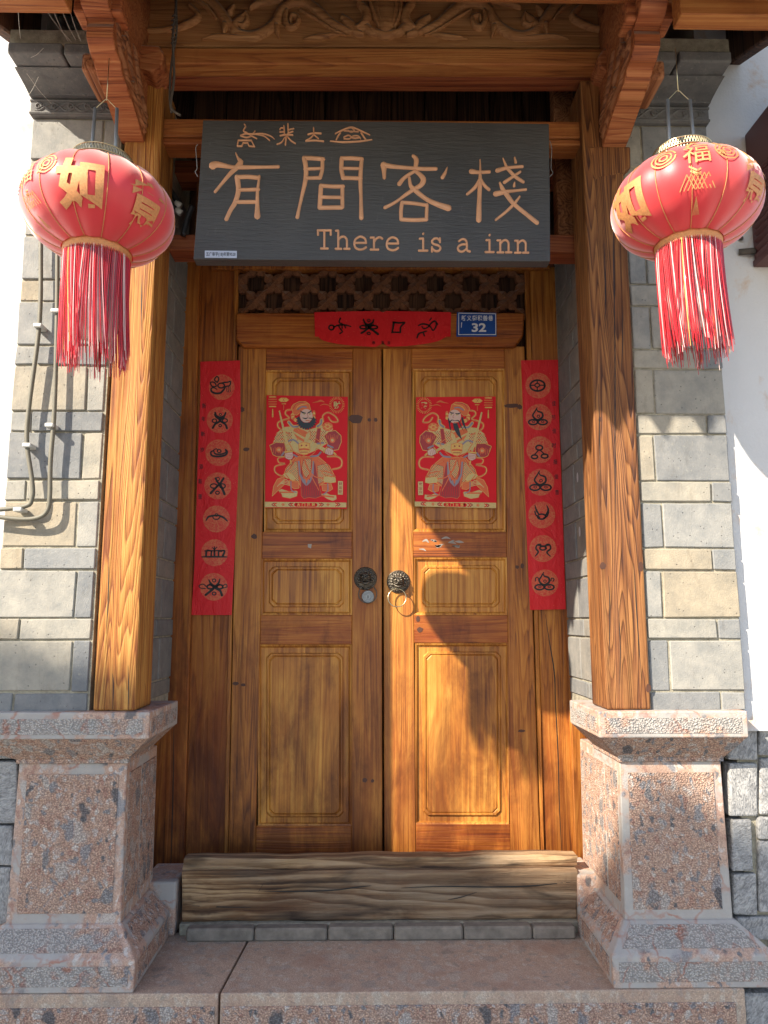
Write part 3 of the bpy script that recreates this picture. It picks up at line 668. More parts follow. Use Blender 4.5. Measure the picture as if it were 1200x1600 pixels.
# ---- lattice above the lintel
la = thing('lattice_transom', 'dark carved lattice of crossing leaves above the door lintel', 'lattice', tuple(P(590, 487, DY)))
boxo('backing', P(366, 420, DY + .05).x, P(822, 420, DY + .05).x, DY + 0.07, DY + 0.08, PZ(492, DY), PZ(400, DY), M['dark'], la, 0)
GX, GY = 28.0, 26.5
def leaf_mesh():
    # lens-shaped leaf with a raised midrib, along +x, unit half length 1
    bm = bmesh.new(); k = [(-1, 0.07), (-0.66, 0.34), (-0.3, 0.40), (0, 0.13), (0.3, 0.40), (0.66, 0.34), (1, 0.07)]
    top = [bm.verts.new((x, -0.008, w)) for x, w in k]; mid = [bm.verts.new((x, -0.016, 0)) for x, w in k]; bot = [bm.verts.new((x, -0.008, -w)) for x, w in k]
    tb = [bm.verts.new((x, 0.012, w)) for x, w in k]; bb = [bm.verts.new((x, 0.012, -w)) for x, w in k]
    for a, b in ((top, mid), (mid, bot), (tb, top), (bot, bb)):
        for i in range(6): bm.faces.new((a[i], a[i + 1], b[i + 1], b[i]))
    me = bpy.data.meshes.new('leaf'); bmesh.ops.recalc_face_normals(bm, faces=bm.faces[:]); bm.to_mesh(me); bm.free(); return me
lm = leaf_mesh(); lm.materials.append(M['lattice'])
half = (P(386, 440, DY) - P(372, 426.75, DY)).length
n = 0
for i in range(16):
    for j in range(3):
        cx, cy = 386 + i * GX, 431 + j * GY
        c = P(cx, cy, DY + 0.02 + (0.006 if (i + j) % 2 else 0))
        o = bpy.data.objects.new('leaf', lm); COL.objects.link(o); o.parent = la; o.location = c - la.location
        ang = (1 if (i + j) % 2 else -1) * math.atan2(GY, GX); o.rotation_euler = (0, ang, 0)
        o.scale = (half * 1.18, 1, half * 1.05)

# ================================================================== DOOR LEAVES
def panel(name, x0, y0, x1, y1, xo, yo, parent, hasfield=True, d=0.0):
    """sunk panel with mitred moulding and a raised field with clipped corners; pixel corners at the door plane"""
    def octa(a, b, c, e, cut, Y):
        pts = [(a + cut, b), (c - cut, b), (c, b + cut), (c, e - cut), (c - cut, e), (a + cut, e), (a, e - cut), (a, b + cut)]
        return [P(x, y, Y) for x, y in pts]
    bm = bmesh.new(); D = DY + 0.002
    L = [octa(x0, y0, x1, y1, 0.01, D), octa(x0 + 2.5, y0 + 2.5, x1 - 2.5, y1 - 2.5, .01, D + 0.002), octa(x0 + 5, y0 + 5, x1 - 5, y1 - 5, .01, D + 0.011), octa(x0 + xo, y0 + yo, x1 - xo, y1 - yo, 7, D + 0.011),
         octa(x0 + xo + 1.5, y0 + yo + 1.5, x1 - xo - 1.5, y1 - yo - 1.5, 7, D + 0.004), octa(x0 + xo + 4, y0 + yo + 4, x1 - xo - 4, y1 - yo - 4, 7, D + 0.004), octa(x0 + xo + 5.2, y0 + yo + 5.2, x1 - xo - 5.2, y1 - yo - 5.2, 7, D + 0.008), octa(x0 + xo + 6.5, y0 + yo + 6.5, x1 - xo - 6.5, y1 - yo - 6.5, 7, D + 0.0045)]
    loft(bm, L, cap0=False, cap1=True)
    bk = octa(x0, y0, x1, y1, 0.01, D + 0.03)
    v0 = [bm.verts.new(p) for p in bk]; bm.faces.new(v0)
    return link(name, bm, M['panel'], parent)
def door(side, Ls, Lp, Rp, Rs, rails, panels, lab):
    t = thing('door_leaf', lab, 'door', tuple(P((Ls[1][0] + Rs[1][0]) / 2, 1335, DY)))
    strip('stile', Ls, Lp, 541, 1368, DY, 0.04, M['door_v'], t, 0.0025)
    strip('stile', Rp, Rs, 541, 1368, DY, 0.04, M['door_v'], t, 0.0025)
    for y0, y1 in rails: strip('rail', Lp, Rp, y0, y1, DY + 0.001, 0.038, M['door_h'], t, 0.0025)
    for (y0, y1), (xo, yo) in panels:
        ym = (y0 + y1) / 2; panel('panel', xat(Lp, ym), y0, xat(Rp, ym), y1, xo, yo, t)
    return t
dl = door(-1, ((372.6, 545), (356.8, 1338)), ((416, 545), (399, 1338)), ((551, 545), (549, 1338)), ((596.2, 545), (597.3, 1338)),
          [(541, 578), (831, 873), (961, 1007), (1290, 1366)], [((578, 831), (13, 12)), ((873, 961), (12, 12)), ((1007, 1290), (13, 13))],
          'left leaf of the panelled wooden double door lying wholly in shade')
dr = door(1, ((598.6, 545), (600.5, 1338)), ((643, 545), (650, 1338)), ((788, 545), (798, 1338)), ((819.4, 545), (844.5, 1338)),
          [(541, 576), (831, 871), (961, 1005), (1288, 1366)], [((576, 831), (13, 12)), ((871, 961), (12, 12)), ((1005, 1288), (13, 13))],
          'right leaf of the panelled wooden double door crossed by sunlight')
# scraps of torn paper on the right leaf and knots in the wood
def sub(o, name, bm, m): return link(name, bm, m, o)
bm = bmesh.new(); random.seed(3)
for i in range(13):
    x, y = random.choice([(652, 852), (660, 846), (700, 848), (690, 842), (707, 853), (714, 860), (672, 843), (655, 858), (711, 846), (680, 852)])
    add_stroke(bm, [(x, y), (x + random.uniform(4, 9), y + random.uniform(-3, 3)), (x + random.uniform(8, 14), y + random.uniform(-4, 4))], [1, random.uniform(2, 4), 0.8], lambda a, b, l: P(a, b, DY + 0.0002), 0, caps=False)
sub(dr, 'paper_scrap', bm, flat('old paper scrap', (0.34, 0.29, 0.24), 0.8))
bm = bmesh.new(); add_poly(bm, [(481, 850), (487, 850), (486, 857), (481, 855)], lambda a, b, l: P(a, b, DY + 0.0002), 0); sub(dl, 'paper_scrap', bm, bpy.data.materials['old paper scrap'])
flat('wood knot', (0.075, 0.024, 0.010), 0.6, var=0.4)
def knots(o, spots):
    for x, y, rx, ry in spots:
        bm = bmesh.new()
        pts = [(x + rx * math.cos(a) * random.uniform(.8, 1.15), y + ry * math.sin(a) * random.uniform(.8, 1.15)) for a in [i * .42 for i in range(15)]]
        add_poly(bm, pts, lambda a, b, l: P(a, b, DY - 0.0002), 0); sub(o, 'knot', bm, bpy.data.materials['wood knot'])
knots(dl, [(556, 655, 12, 7), (577, 656, 3, 3), (587, 656, 3.2, 3.2), (377, 640, 5, 4), (385, 702, 5, 3), (397, 838, 5, 4), (570, 1219, 4, 4), (582, 1220, 2.5, 3), (368, 1068, 5, 3), (380, 1070, 4, 2.5)])
knots(dr, [(800, 634, 12, 3.5), (812, 636, 4, 4), (815, 1142, 6, 2.2), (653, 967, 3, 5), (656, 984, 5, 4), (808, 886, 3, 3), (816, 884, 3, 4)])

# ---- knockers and lock
def knocker(cx, cy, rcx, rcy, lab, mt):
    c = P(cx, cy, DY); t = thing('door_knocker', lab, 'door knocker', tuple(c), 'lion-head knockers on the double door')
    rp = (P(cx + 18, cy, DY) - c).length
    bm = bmesh.new(); lathe(bm, [(rp, 0.0), (rp, 0.004), (rp * .93, 0.007), (rp * .86, 0.006), (rp * .78, 0.010), (rp * .6, 0.012), (rp * .1, 0.012)], 36, c, 'y'); link('plate', bm, M[mt], t, False)
    bm = bmesh.new()
    for k in range(22):
        a = k * 2 * math.pi / 22; p = c + Vector((math.cos(a) * rp * .82, -0.009, math.sin(a) * rp * .82)); bmesh.ops.create_icosphere(bm, subdivisions=1, radius=0.0042, matrix=Matrix.Translation(p))
    # mane curls
    for k in range(11):
        a = -0.5 + k * 4.1 / 10; p = c + Vector((math.cos(a) * rp * .58, -0.013, math.sin(a) * rp * .58)); bmesh.ops.create_icosphere(bm, subdivisions=2, radius=0.0075, matrix=Matrix.Translation(p))
    link('studs', bm, M[mt], t, True)
    bm = bmesh.new(); bmesh.ops.create_uvsphere(bm, u_segments=20, v_segments=12, radius=1, matrix=Matrix.Translation(c + Vector((0, -0.012, 0.004))) @ Matrix.Diagonal((rp * .52, 0.024, rp * .5, 1)))
    for sx in (-1, 1):
        bmesh.ops.create_icosphere(bm, subdivisions=2, radius=0.0055, matrix=Matrix.Translation(c + Vector((sx * rp * .24, -0.034, 0.006))))
        tube(bm, smooth_path([c + Vector((sx * rp * .08, -0.038, 0.012)), c + Vector((sx * rp * .26, -0.036, 0.018)), c + Vector((sx * rp * .44, -0.024, 0.012))], 3), 0.003, 6)
        tube(bm, smooth_path([c + Vector((sx * 0.002, -0.038, -0.006)), c + Vector((sx * rp * .22, -0.036, -0.010)), c + Vector((sx * rp * .40, -0.026, -0.004))], 3), 0.0028, 6)
    bmesh.ops.create_icosphere(bm, subdivisions=2, radius=0.008, matrix=Matrix.Translation(c + Vector((0, -0.037, 0.0))))
    tube(bm, smooth_path([c + Vector((-rp * .42, -0.022, -0.012)), c + Vector((0, -0.033, -0.022)), c + Vector((rp * .42, -0.022, -0.012))], 4), 0.0045, 6)
    link('lion_head', bm, M[mt], t, True)
    rc = P(rcx, rcy, DY - 0.026); rr = (P(rcx + 14, rcy, DY) - P(rcx, rcy, DY)).length
    bm = bmesh.new(); tube(bm, [rc + Vector((math.cos(a) * rr, 0.006 * math.sin(a), math.sin(a) * rr)) for a in [k * 2 * math.pi / 40 for k in range(41)]], 0.0021, 8, caps=False)
    link('ring', bm, M['bronze' if cx < 600 else 'brass'], t, True); return t
knocker(571, 904, 574.5, 928, 'dark bronze lion-head knocker in shade above the round lock', 'bronze')
knocker(622.5, 909, 620.5, 934, 'lion-head knocker catching the sun on the right door leaf with brass ring', 'bronze')
c = P(575, 932.5, DY); lk = thing('door_lock', 'round steel keyhole lock below the left knocker', 'lock', tuple(c))
rp = (P(585, 932, DY) - c).length
bm = bmesh.new(); lathe(bm, [(rp, 0), (rp, 0.010), (rp * .9, 0.013), (rp * .72, 0.013), (rp * .68, 0.011), (rp * .5, 0.011), (rp * .46, 0.0135), (rp * .05, 0.0135)], 32, c, 'y'); link('escutcheon', bm, M['steel'], lk)
bm = bmesh.new(); box(bm, c.x - .0018, c.x + .0018, c.y - .0142, c.y - .012, c.z - .007, c.z + .005); link('keyhole', bm, M['ink'], lk)

# ================================================================== PAPER ON THE DOORS
def paper(name, pts, Y, m, curl=0.0, parent=None):
    """thin sheet, slightly wavy, real thickness"""
    bm = bmesh.new(); f = [P(x, y, Y) for x, y in pts]
    loft(bm, [f, [p + Vector((0, 0.0008, 0)) for p in f]]); return link(name, bm, m, parent)
PPY = DY - 0.003
def fnc(ox, oy, sc, Y, eps=0.00012, mirror=None):
    def fn(x, y, l):
        if mirror is not None: x = mirror - x
        p = P(ox + x / sc, oy + y / sc, Y); return Vector((p.x, p.y - 0.0002 - l * eps, p.z))
    return fn
def couplet(edge, Y, ox, oy, sc, circles, glyphs, small, smallpos, lab):
    t = thing('spring_couplet', lab, 'paper scroll', tuple(P(edge[0][0], edge[-1][1], Y)), 'red paper couplets on the door frame')
    paper('paper', edge, Y, M['redpaper'], parent=t)
    fn = fnc(ox, oy, sc, Y); bm = bmesh.new()
    for x, y, r in circles: add_disc(bm, x, y, r, r, fn, 0, 0, 40)
    for g in glyphs:
        for stk in g: add_stroke(bm, stk[0], stk[1], fn, 2, 1)
    for ch, (x, y) in zip(small, smallpos): add_type(bm, ch, x, y, 24, 30, fn, 2, 1, 0.012)
    link('printed_ink', bm, [M['roundel'], M['ink']], t); return t
def ell(cx, cy, rx, ry, a0=0, a1=6.4, w=9, n=11): return ([(cx + rx * math.cos(a0 + (a1 - a0) * i / n), cy + ry * math.sin(a0 + (a1 - a0) * i / n)) for i in range(n + 1)], w)
Lg = [
 [([(186, 180), (172, 165), (186, 146), (198, 160), (190, 180)], 8), ([(150, 192), (150, 180), (172, 182), (182, 204), (158, 204), (150, 192)], 8), ell(212, 200, 20, 14, w=9), ([(196, 190), (228, 182), (250, 180), (268, 176), (262, 200), (240, 206), (226, 226), (206, 244), (178, 246), (156, 236), (152, 220), (166, 212), (186, 222)], [6, 9, 9, 8, 9, 9, 11, 12, 12, 11, 9, 8, 6]), ([(246, 212), (244, 224), (248, 238)], 4), ([(256, 208), (254, 224), (258, 240)], 4), ([(266, 206), (264, 222), (268, 236)], 4)],
 [([(176, 362), (184, 380), (206, 390), (230, 380), (238, 362)], [12, 12, 14, 12, 10]), ([(162, 452), (176, 430), (206, 408), (180, 386), (172, 372)], [13, 12, 14, 10, 6]), ([(246, 454), (236, 430), (206, 408), (232, 388)], [13, 12, 12, 7]), ell(172, 410, 13, 11, w=7), ell(234, 408, 15, 11, w=7), ell(207, 372, 7, 6, w=5), ell(206, 438, 8, 7, w=6)],
 [([(168, 586), (150, 598), (160, 618), (196, 622), (236, 614), (248, 594), (236, 578), (240, 596), (214, 608), (176, 606), (168, 586)], [8, 10, 12, 12, 12, 10, 6, 9, 10, 10, 7]), ell(200, 590, 11, 9, w=7), ([(166, 584), (184, 576), (190, 586)], 6)],
 [([(178, 752), (192, 776), (212, 800), (232, 846)], [12, 13, 14, 15]), ([(226, 752), (208, 780), (182, 806), (150, 840)], [13, 13, 13, 15]), ell(168, 798, 20, 13, w=8), ell(220, 798, 16, 13, w=8), ell(192, 756, 9, 10, w=6), ell(190, 838, 11, 9, w=7)],
 [([(122, 1004), (136, 982), (168, 974), (198, 974), (226, 986), (248, 1006)], [6, 12, 11, 11, 12, 8]), ([(160, 974), (168, 992), (190, 996), (208, 980)], 7), ell(184, 970, 9, 8, w=5)],
 [([(98, 1220), (160, 1219), (246, 1220)], [7, 11, 7]), ([(122, 1212), (126, 1184), (146, 1182)], [12, 13, 8]), ([(152, 1212), (154, 1186)], 10), ([(172, 1212), (172, 1184)], 12), ([(196, 1212), (198, 1186), (214, 1188)], [10, 10, 7]), ([(222, 1214), (232, 1184), (206, 1184)], [13, 11, 7]), ([(172, 1180), (172, 1160)], 7), ([(172, 1178), (160, 1164)], 6), ([(172, 1178), (186, 1162)], 6), ([(116, 1184), (232, 1182)], 8)],
 [([(138, 1356), (152, 1380), (176, 1394), (196, 1376), (204, 1352)], [7, 13, 14, 12, 7]), ([(120, 1446), (142, 1428), (168, 1404), (142, 1382)], [14, 14, 13, 8]), ([(216, 1448), (206, 1422), (176, 1402), (206, 1384)], [15, 14, 13, 8]), ell(148, 1398, 20, 12, w=10), ell(204, 1398, 18, 12, w=10), ell(170, 1360, 10, 9, w=6), ell(170, 1438, 11, 9, w=7), ([(122, 1396), (104, 1382), (80, 1392), (92, 1406), (118, 1408)], 6), ([(222, 1392), (240, 1382), (246, 1398), (222, 1406)], 6)]]
couplet([(313, 565), (375, 563), (376, 640), (369, 820), (366, 880), (362, 961), (299, 961), (304, 880), (309, 720), (313, 620)], PPY, 290, 550, 3.81,
        [(215, 210, 76), (203, 405, 78), (197, 600, 79), (192, 797, 80), (184, 994, 80), (173, 1195, 80), (168, 1398, 82)], Lg, '新年新岁添新景', [(110, 320), (106, 398), (103, 488), (99, 582), (93, 683), (88, 770), (86, 862)],
        'red paper scroll of seven black symbols on the left plank beside the door')
def trefoil(x, y, k=1.0): return [([(x - 6 * k, y - 66 * k), (x - 18 * k, y - 44 * k), (x - 32 * k, y - 16 * k), (x - 6 * k, y + 8 * k), (x + 26 * k, y - 8 * k), (x + 24 * k, y - 34 * k), (x - 2 * k, y - 44 * k), (x - 8 * k, y - 60 * k)], [6, 9, 11, 12, 12, 11, 9, 4]), ell(x - 30 * k, y + 22 * k, 27 * k, 15 * k, w=10), ell(x + 28 * k, y + 22 * k, 28 * k, 15 * k, w=10), ell(x + 2 * k, y - 14 * k, 8 * k, 7 * k, w=5), ell(x - 28 * k, y + 20 * k, 8 * k, 5 * k, w=4), ell(x + 28 * k, y + 20 * k, 8 * k, 5 * k, w=4)]
Rg = [
 [ell(152, 200, 44, 32, w=11), ell(150, 198, 14, 11, w=8), ([(150, 168), (150, 184)], 7), ([(150, 212), (150, 230)], 7), ([(110, 200), (132, 198)], 7), ([(168, 198), (192, 198)], 7)],
 trefoil(155, 396, .98),
 [ell(162, 570, 20, 14, w=10), ([(158, 584), (134, 612)], 8), ([(166, 584), (196, 610)], 8), ell(134, 624, 18, 11, w=10), ell(194, 620, 20, 12, w=10)],
 trefoil(170, 782, 1.12),
 [([(136, 912), (146, 944), (158, 964)], [4, 12, 9]), ([(206, 912), (216, 942), (200, 972)], [4, 12, 9]), ell(176, 980, 24, 15, w=10), ([(136, 950), (144, 972), (164, 984)], 9), ([(218, 954), (208, 978), (190, 988)], 9)],
 [([(138, 1216), (156, 1190), (142, 1170), (150, 1150), (170, 1146), (164, 1170)], [6, 11, 10, 9, 9, 6]), ([(228, 1216), (208, 1192), (230, 1170), (222, 1146), (202, 1150), (206, 1172)], [6, 11, 10, 9, 9, 6]), ell(184, 1168, 18, 11, w=9), ([(150, 1150), (184, 1154), (222, 1150)], 7)],
 trefoil(194, 1378, 1.0) + [([(140, 1364), (140, 1346), (156, 1344), (158, 1362)], 6), ([(232, 1362), (236, 1346), (250, 1352), (244, 1366)], 6)]]
couplet([(814, 563), (872, 562), (873, 640), (879, 800), (884, 952), (828, 953), (824, 860), (820, 760), (817, 640)], PPY, 800, 550, 3.81,
        [(156, 200, 76), (160, 388, 78), (166, 582, 80), (171, 775, 80), (177, 970, 80), (184, 1170, 80), (196, 1375, 80)], Rg, '佳节佳时报佳音', [(250, 306), (247, 390), (252, 470), (250, 556), (258, 654), (264, 742), (268, 835)],
        'red paper scroll of seven black symbols on the right plank beside the brick reveal')
# banner over the door
bn = thing('door_banner', 'red paper banner with four black symbols curling over the lintel', 'banner', tuple(P(597, 540, DY - .035)))
bm = bmesh.new(); NB = 40; rows = []
for i in range(NB + 1):
    u = i / NB; x = 491 + (705 - 491) * u; yt = 488 - 2 * math.sin(u * 3.1) + (2 if abs(u - .5) < .02 else 0)
    yb = 526 + 16 * math.sin(min(1, max(0, u * 1.08 - .03)) * math.pi) ** 0.45 - 6.5 * math.exp(-((u - .50) / .025) ** 2); xb = x + 2 * (0.5 - u)
    cr = []
    for k in range(7):
        v = k / 6; p = P(x + (xb - x) * v, yt + (yb - yt) * v, DY - 0.0335 - 0.012 * max(0, v - .55) ** 1.3 * (1 + .5 * math.sin(u * 13)) - 0.0015 * math.sin(u * 9 + v * 3)); cr.append(p)
    rows.append([bm.verts.new(p) for p in cr])
for a, b in zip(rows, rows[1:]):
    for k in range(6): bm.faces.new((a[k], a[k + 1], b[k + 1], b[k]))
link('paper', bm, M['redpaper'], bn, True)
fb = fnc(470, 470, 3.636, DY - 0.0362, 0.0002)
def fbw(x, y, l):
    v = max(0, min(1, (y - 60) / 200)); p = fb(x, y, l); p.y = DY - 0.0352 - 0.02 * max(0, v - .55) ** 1.3 - l * .0003 - .0012; return p
SB = [ell(174, 152, 14, 13, w=9), ([(188, 148), (220, 138), (252, 138), (284, 146)], [8, 10, 9, 6]), ([(226, 98), (218, 122), (236, 132)], 8), ([(214, 140), (222, 156)], 7), ([(232, 138), (236, 156)], 7), ([(248, 138), (254, 154)], 7), ([(226, 160), (236, 176), (222, 186)], 8),
            ([(356, 106), (366, 128), (386, 136), (408, 124), (414, 108)], [8, 11, 13, 11, 7]), ([(344, 184), (364, 172), (386, 150), (366, 134)], [11, 11, 12, 7]), ([(438, 190), (416, 172), (386, 150), (412, 136)], [14, 12, 12, 7]), ell(354, 150, 18, 9, w=8), ell(416, 150, 20, 9, w=8), ell(386, 112, 8, 7, w=5), ell(386, 186, 9, 7, w=6),
            ([(528, 122), (524, 154), (518, 182)], [10, 10, 8]), ([(526, 122), (560, 126), (590, 124), (568, 148), (566, 180)], [10, 9, 9, 9, 10]), ([(520, 178), (566, 180)], 9),
            ([(668, 142), (690, 132), (720, 136), (738, 150), (752, 168), (770, 140), (764, 116), (744, 124), (722, 150), (700, 158), (688, 146)], [6, 10, 9, 8, 8, 8, 9, 9, 8, 8, 7]), ([(742, 98), (732, 112)], 7), ([(772, 126), (778, 134)], 7), ([(660, 212), (670, 188), (690, 180), (716, 172)], [8, 10, 9, 7]), ([(696, 182), (702, 200)], 8)]
for lo, hi in ((0, 330), (330, 500), (500, 640), (640, 900)):
    bm = bmesh.new()
    for stk in SB:
        mx = sum(a for a, b in stk[0]) / len(stk[0])
        if lo <= mx < hi: add_stroke(bm, stk[0], stk[1], fbw, 1)
    link('ink_symbol', bm, M['ink'], bn)
bm = bmesh.new()
for ch, x in zip('喜盈吉', (414, 466, 500)): add_type(bm, ch, x, 240, 18, 18, fbw, 1, 0, 0.01)
link('small_print', bm, M['ink'], bn)

# house number plate
hn = thing('house_number_sign', 'blue enamel house number plate reading 32 beside the red banner', 'house number', tuple(P(744, 507, DY - .032)))
prism('plate', [(714, 487.5), (775.5, 488.5), (776, 525.5), (713, 526)], DY - 0.035, 0.003, M['blue'], hn, 0.001)
fh = fnc(470, 470, 3.636, DY - 0.0351, 0.0001); bm = bmesh.new()
for q in ([(897, 70), (1107, 74)], [(1107, 74), (1108, 192)], [(1108, 192), (897, 192)], [(897, 192), (897, 70)]): add_stroke(bm, q, 4, fh, 1)
for i, ch in enumerate('新义街积善巷'): add_type(bm, ch, 926 + i * 30.5, 98, 27, 31, fh, 1, 0, 0.022)
add_type(bm, '32', 1012, 152, 82, 50, fh, 1, 0, 0.03)
add_stroke(bm, [(914, 124), (912, 152)], [5, 3], fh, 1)
link('lettering', bm, M['white'], hn)

# ---- posters of a guardian figure
PC = ['poster', 'goldprint', 'orange', 'cream', 'greyp', 'maroon', 'ink', 'skin']
G_, O_, C_, Y_, D_, K_, S_ = 1, 2, 3, 4, 5, 6, 7
def poster(edge, fn, right, lab):
    t = thing('door_poster', lab, 'poster', tuple(P(edge[0][0], edge[2][1], PPY)), 'red guardian posters on the door leaves')
    paper('paper', edge, DY - 0.002, M['poster'], parent=t)
    bm = bmesh.new(); lay = [0]
    def poly(pts, m, line=None, lw=5):
        lay[0] += 1; add_poly(bm, pts, fn, lay[0], m)
        if line is not None:
            lay[0] += 1
            for a, b in zip(pts, pts[1:] + pts[:1]): add_stroke(bm, [a, b], lw, fn, lay[0], line)
    def st(pts, w, m, caps=True): lay[0] += 1; add_stroke(bm, pts, w, fn, lay[0], m, caps)
    def dot(x, y, r, m, ry=None): lay[0] += 1; add_disc(bm, x, y, r, ry or r, fn, lay[0], m, 18)
    # flying ribbons
    for pts, w in (([(430, 300), (360, 310), (345, 350), (390, 400), (330, 420), (262, 450), (258, 500), (300, 540)], 26), ([(790, 440), (785, 370), (850, 335), (930, 380), (960, 440), (890, 440), (850, 390)], 24),
                   ([(350, 850), (262, 870), (270, 920), (340, 935), (230, 965), (225, 1030), (290, 1075), (340, 1070)], 22), ([(840, 850), (950, 850), (1005, 900), (990, 975), (900, 1000)], 26)):
        st(pts, w, O_); st(pts, w * .35, G_); st([(a + w * .3, b) for a, b in pts], 3, D_)
    poly([(330, 1085), (250, 1115), (205, 1200), (190, 1315), (250, 1255), (330, 1180)], O_, G_); 
    for k in range(4): st([(250 + k * 12, 1200 - k * 12), (340, 1120 + k * 18), (400, 1160 + k * 10)], 8, C_)
    # armour
    poly([(200, 690), (240, 575), (330, 505), (480, 490), (600, 540), (740, 500), (860, 455), (905, 530), (820, 620), (830, 700), (700, 780), (560, 840), (420, 780), (300, 690)], C_, O_)
    for r in range(10):
        for k in range(24):
            x = 220 + k * 26 + (r % 2) * 13; y = 555 + r * 16
            if (x < 420 and y > 560 + max(0, (300 - x)) * .4 and y < 690) or (630 < x < 830 and y < 690): lay[0] = lay[0]; add_disc(bm, x, y, 8, 6.5, fn, lay[0] + 1, D_ if (r + k) % 3 else 0, 6)
    lay[0] += 1
    poly([(460, 500), (600, 560), (560, 680), (480, 640), (430, 560)], O_); poly([(720, 520), (760, 520), (740, 700), (690, 690)], D_, O_)
    dot(840, 500, 62, O_, 52)
    for k in range(7): st([(840 + 50 * math.cos(k), 500 + 42 * math.sin(k)), (840 + 20 * math.cos(k + 1.2), 500 + 18 * math.sin(k + 1.2)), (840 + 34 * math.cos(k + 2), 500 + 30 * math.sin(k + 2))], 6, G_)
    for k in range(5): st([(290 + 22 * k, 530 + 10 * k), (310 + 22 * k, 560 + 8 * k), (290 + 26 * k, 580)], 7, O_)
    # skirt and legs
    poly([(470, 850), (730, 850), (860, 960), (930, 1090), (760, 1180), (700, 1240), (560, 1260), (500, 1160), (330, 1060), (350, 990), (430, 890)], O_, G_)
    T1 = [(360, 990), (430, 920), (480, 905), (505, 1150), (430, 1110), (345, 1040)]; T2 = [(720, 960), (830, 930), (905, 1070), (830, 1110), (730, 1175)]; T3 = [(560, 880), (650, 880), (640, 1040), (590, 1105), (530, 1020)]
    for q in (T1, T2, T3): poly(q, C_, D_, 4)
    lay[0] += 1
    def inside(x, y, q):
        c = False
        for (x0, y0), (x1, y1) in zip(q, q[1:] + q[:1]):
            if (y0 > y) != (y1 > y) and x < (x1 - x0) * (y - y0) / (y1 - y0) + x0: c = not c
        return c
    for r in range(22):
        for k in range(28):
            x = 340 + k * 21 + (r % 2) * 10.5; y = 885 + r * 13
            if any(inside(x, y, q) for q in (T1, T2, T3)): add_disc(bm, x, y, 6.8, 5.2, fn, lay[0], D_ if (r + k) % 3 else 0, 6)
    poly([(520, 900), (555, 1100), (590, 1160), (640, 1090), (690, 900), (730, 1150), (772, 1310), (700, 1340), (620, 1330), (560, 1345), (530, 1310)], D_, O_)
    poly([(490, 900), (512, 905), (520, 1040), (560, 1120), (575, 1110), (590, 1180), (612, 1115), (630, 1130), (650, 1040), (655, 905), (680, 905), (676, 1060), (640, 1150), (592, 1200), (545, 1150), (505, 1060)], Y_)
    st([(560, 860), (600, 980), (680, 1080), (780, 1105), (800, 1095)], 13, O_); st([(575, 900), (640, 1060), (740, 1250)], 12, O_)
    st([(780, 1020), (860, 1035), (920, 1075)], 14, O_)
    for bx, pts in ((0, [(320, 1060), (370, 1035), (430, 1060), (470, 1110), (440, 1130), (350, 1100)]), (1, [(790, 1130), (800, 1090), (870, 1080), (930, 1100), (935, 1150), (880, 1160), (800, 1150)])): poly(pts, C_, G_)
    poly([(390, 1130), (500, 1140), (505, 1220), (450, 1230), (395, 1190)], O_, G_); poly([(770, 1180), (880, 1170), (900, 1230), (850, 1260), (780, 1250)], O_, G_)
    for q in (([(260, 1250), (300, 1230), (390, 1260), (470, 1250), (490, 1260), (480, 1315), (400, 1342), (310, 1325), (300, 1290)]), ([(760, 1290), (830, 1280), (870, 1300), (940, 1305), (945, 1350), (900, 1372), (830, 1345)])): poly(q, C_, O_); st([(q[0][0] + 20, q[0][1] + 20), (q[3][0] - 30, q[3][1] + 20)], 18, O_)
    st([(410, 1140), (415, 1240), (470, 1270)], 12, Y_); st([(840, 1170), (840, 1250), (790, 1295)], 12, Y_)
    for q in ([(380, 670), (440, 655), (500, 700)], [(640, 850), (720, 840), (760, 800)], [(440, 830), (480, 850)], [(720, 700), (790, 690)]): st(q, 20, Y_)
    # sleeves
    for q in ([(160, 720), (235, 685), (335, 690), (350, 760), (335, 850), (240, 850), (200, 830), (180, 780)], [(795, 610), (850, 560), (930, 545), (995, 605), (1000, 680), (965, 770), (905, 780), (850, 720)]): poly(q, D_, G_, 7)
    dot(268, 770, 34, O_); dot(268, 772, 16, C_); dot(895, 660, 34, O_); dot(895, 660, 16, C_); st([(300, 840), (330, 800)], 20, Y_); st([(840, 720), (900, 745)], 20, Y_)
    for q in ([(470, 500), (520, 600), (480, 660)], [(620, 520), (640, 610), (600, 670)], [(300, 640), (380, 690), (430, 770)], [(700, 640), (760, 700), (700, 770)], [(500, 560), (560, 600), (620, 560)], [(430, 780), (500, 830), (560, 860), (640, 840), (700, 790)]): st(q, 9, 0); st(q, 4, G_)
    for k in range(7): st([(180 + k * 22, 740 + (k % 2) * 14), (188 + k * 20, 800 + (k % 3) * 8)], 6, O_)
    for k in range(7): st([(820 + k * 24, 590 + (k % 2) * 14), (835 + k * 20, 640 + (k % 3) * 10)], 6, O_)
    for k in range(9): st([(545 + k * 24, 1180 + (k % 2) * 20), (540 + k * 26, 1310 - (k % 2) * 10)], 5, 0)
    for q in ([(350, 1060), (420, 1140), (500, 1160)], [(760, 1010), (800, 1060), (890, 1090)], [(470, 870), (420, 960), (360, 1040)], [(720, 900), (800, 940), (860, 1010)], [(520, 860), (540, 1000), (570, 1090)], [(660, 880), (650, 1000), (610, 1100)]): st(q, 9, 0); st([(a + 4, b) for a, b in q], 4, G_)
    # belt mask
    poly([(500, 700), (560, 680), (630, 700), (635, 780), (600, 830), (540, 830), (505, 790)], G_, O_); st([(515, 770), (565, 765), (615, 770)], 22, O_); st([(525, 800), (605, 800)], 9, D_)
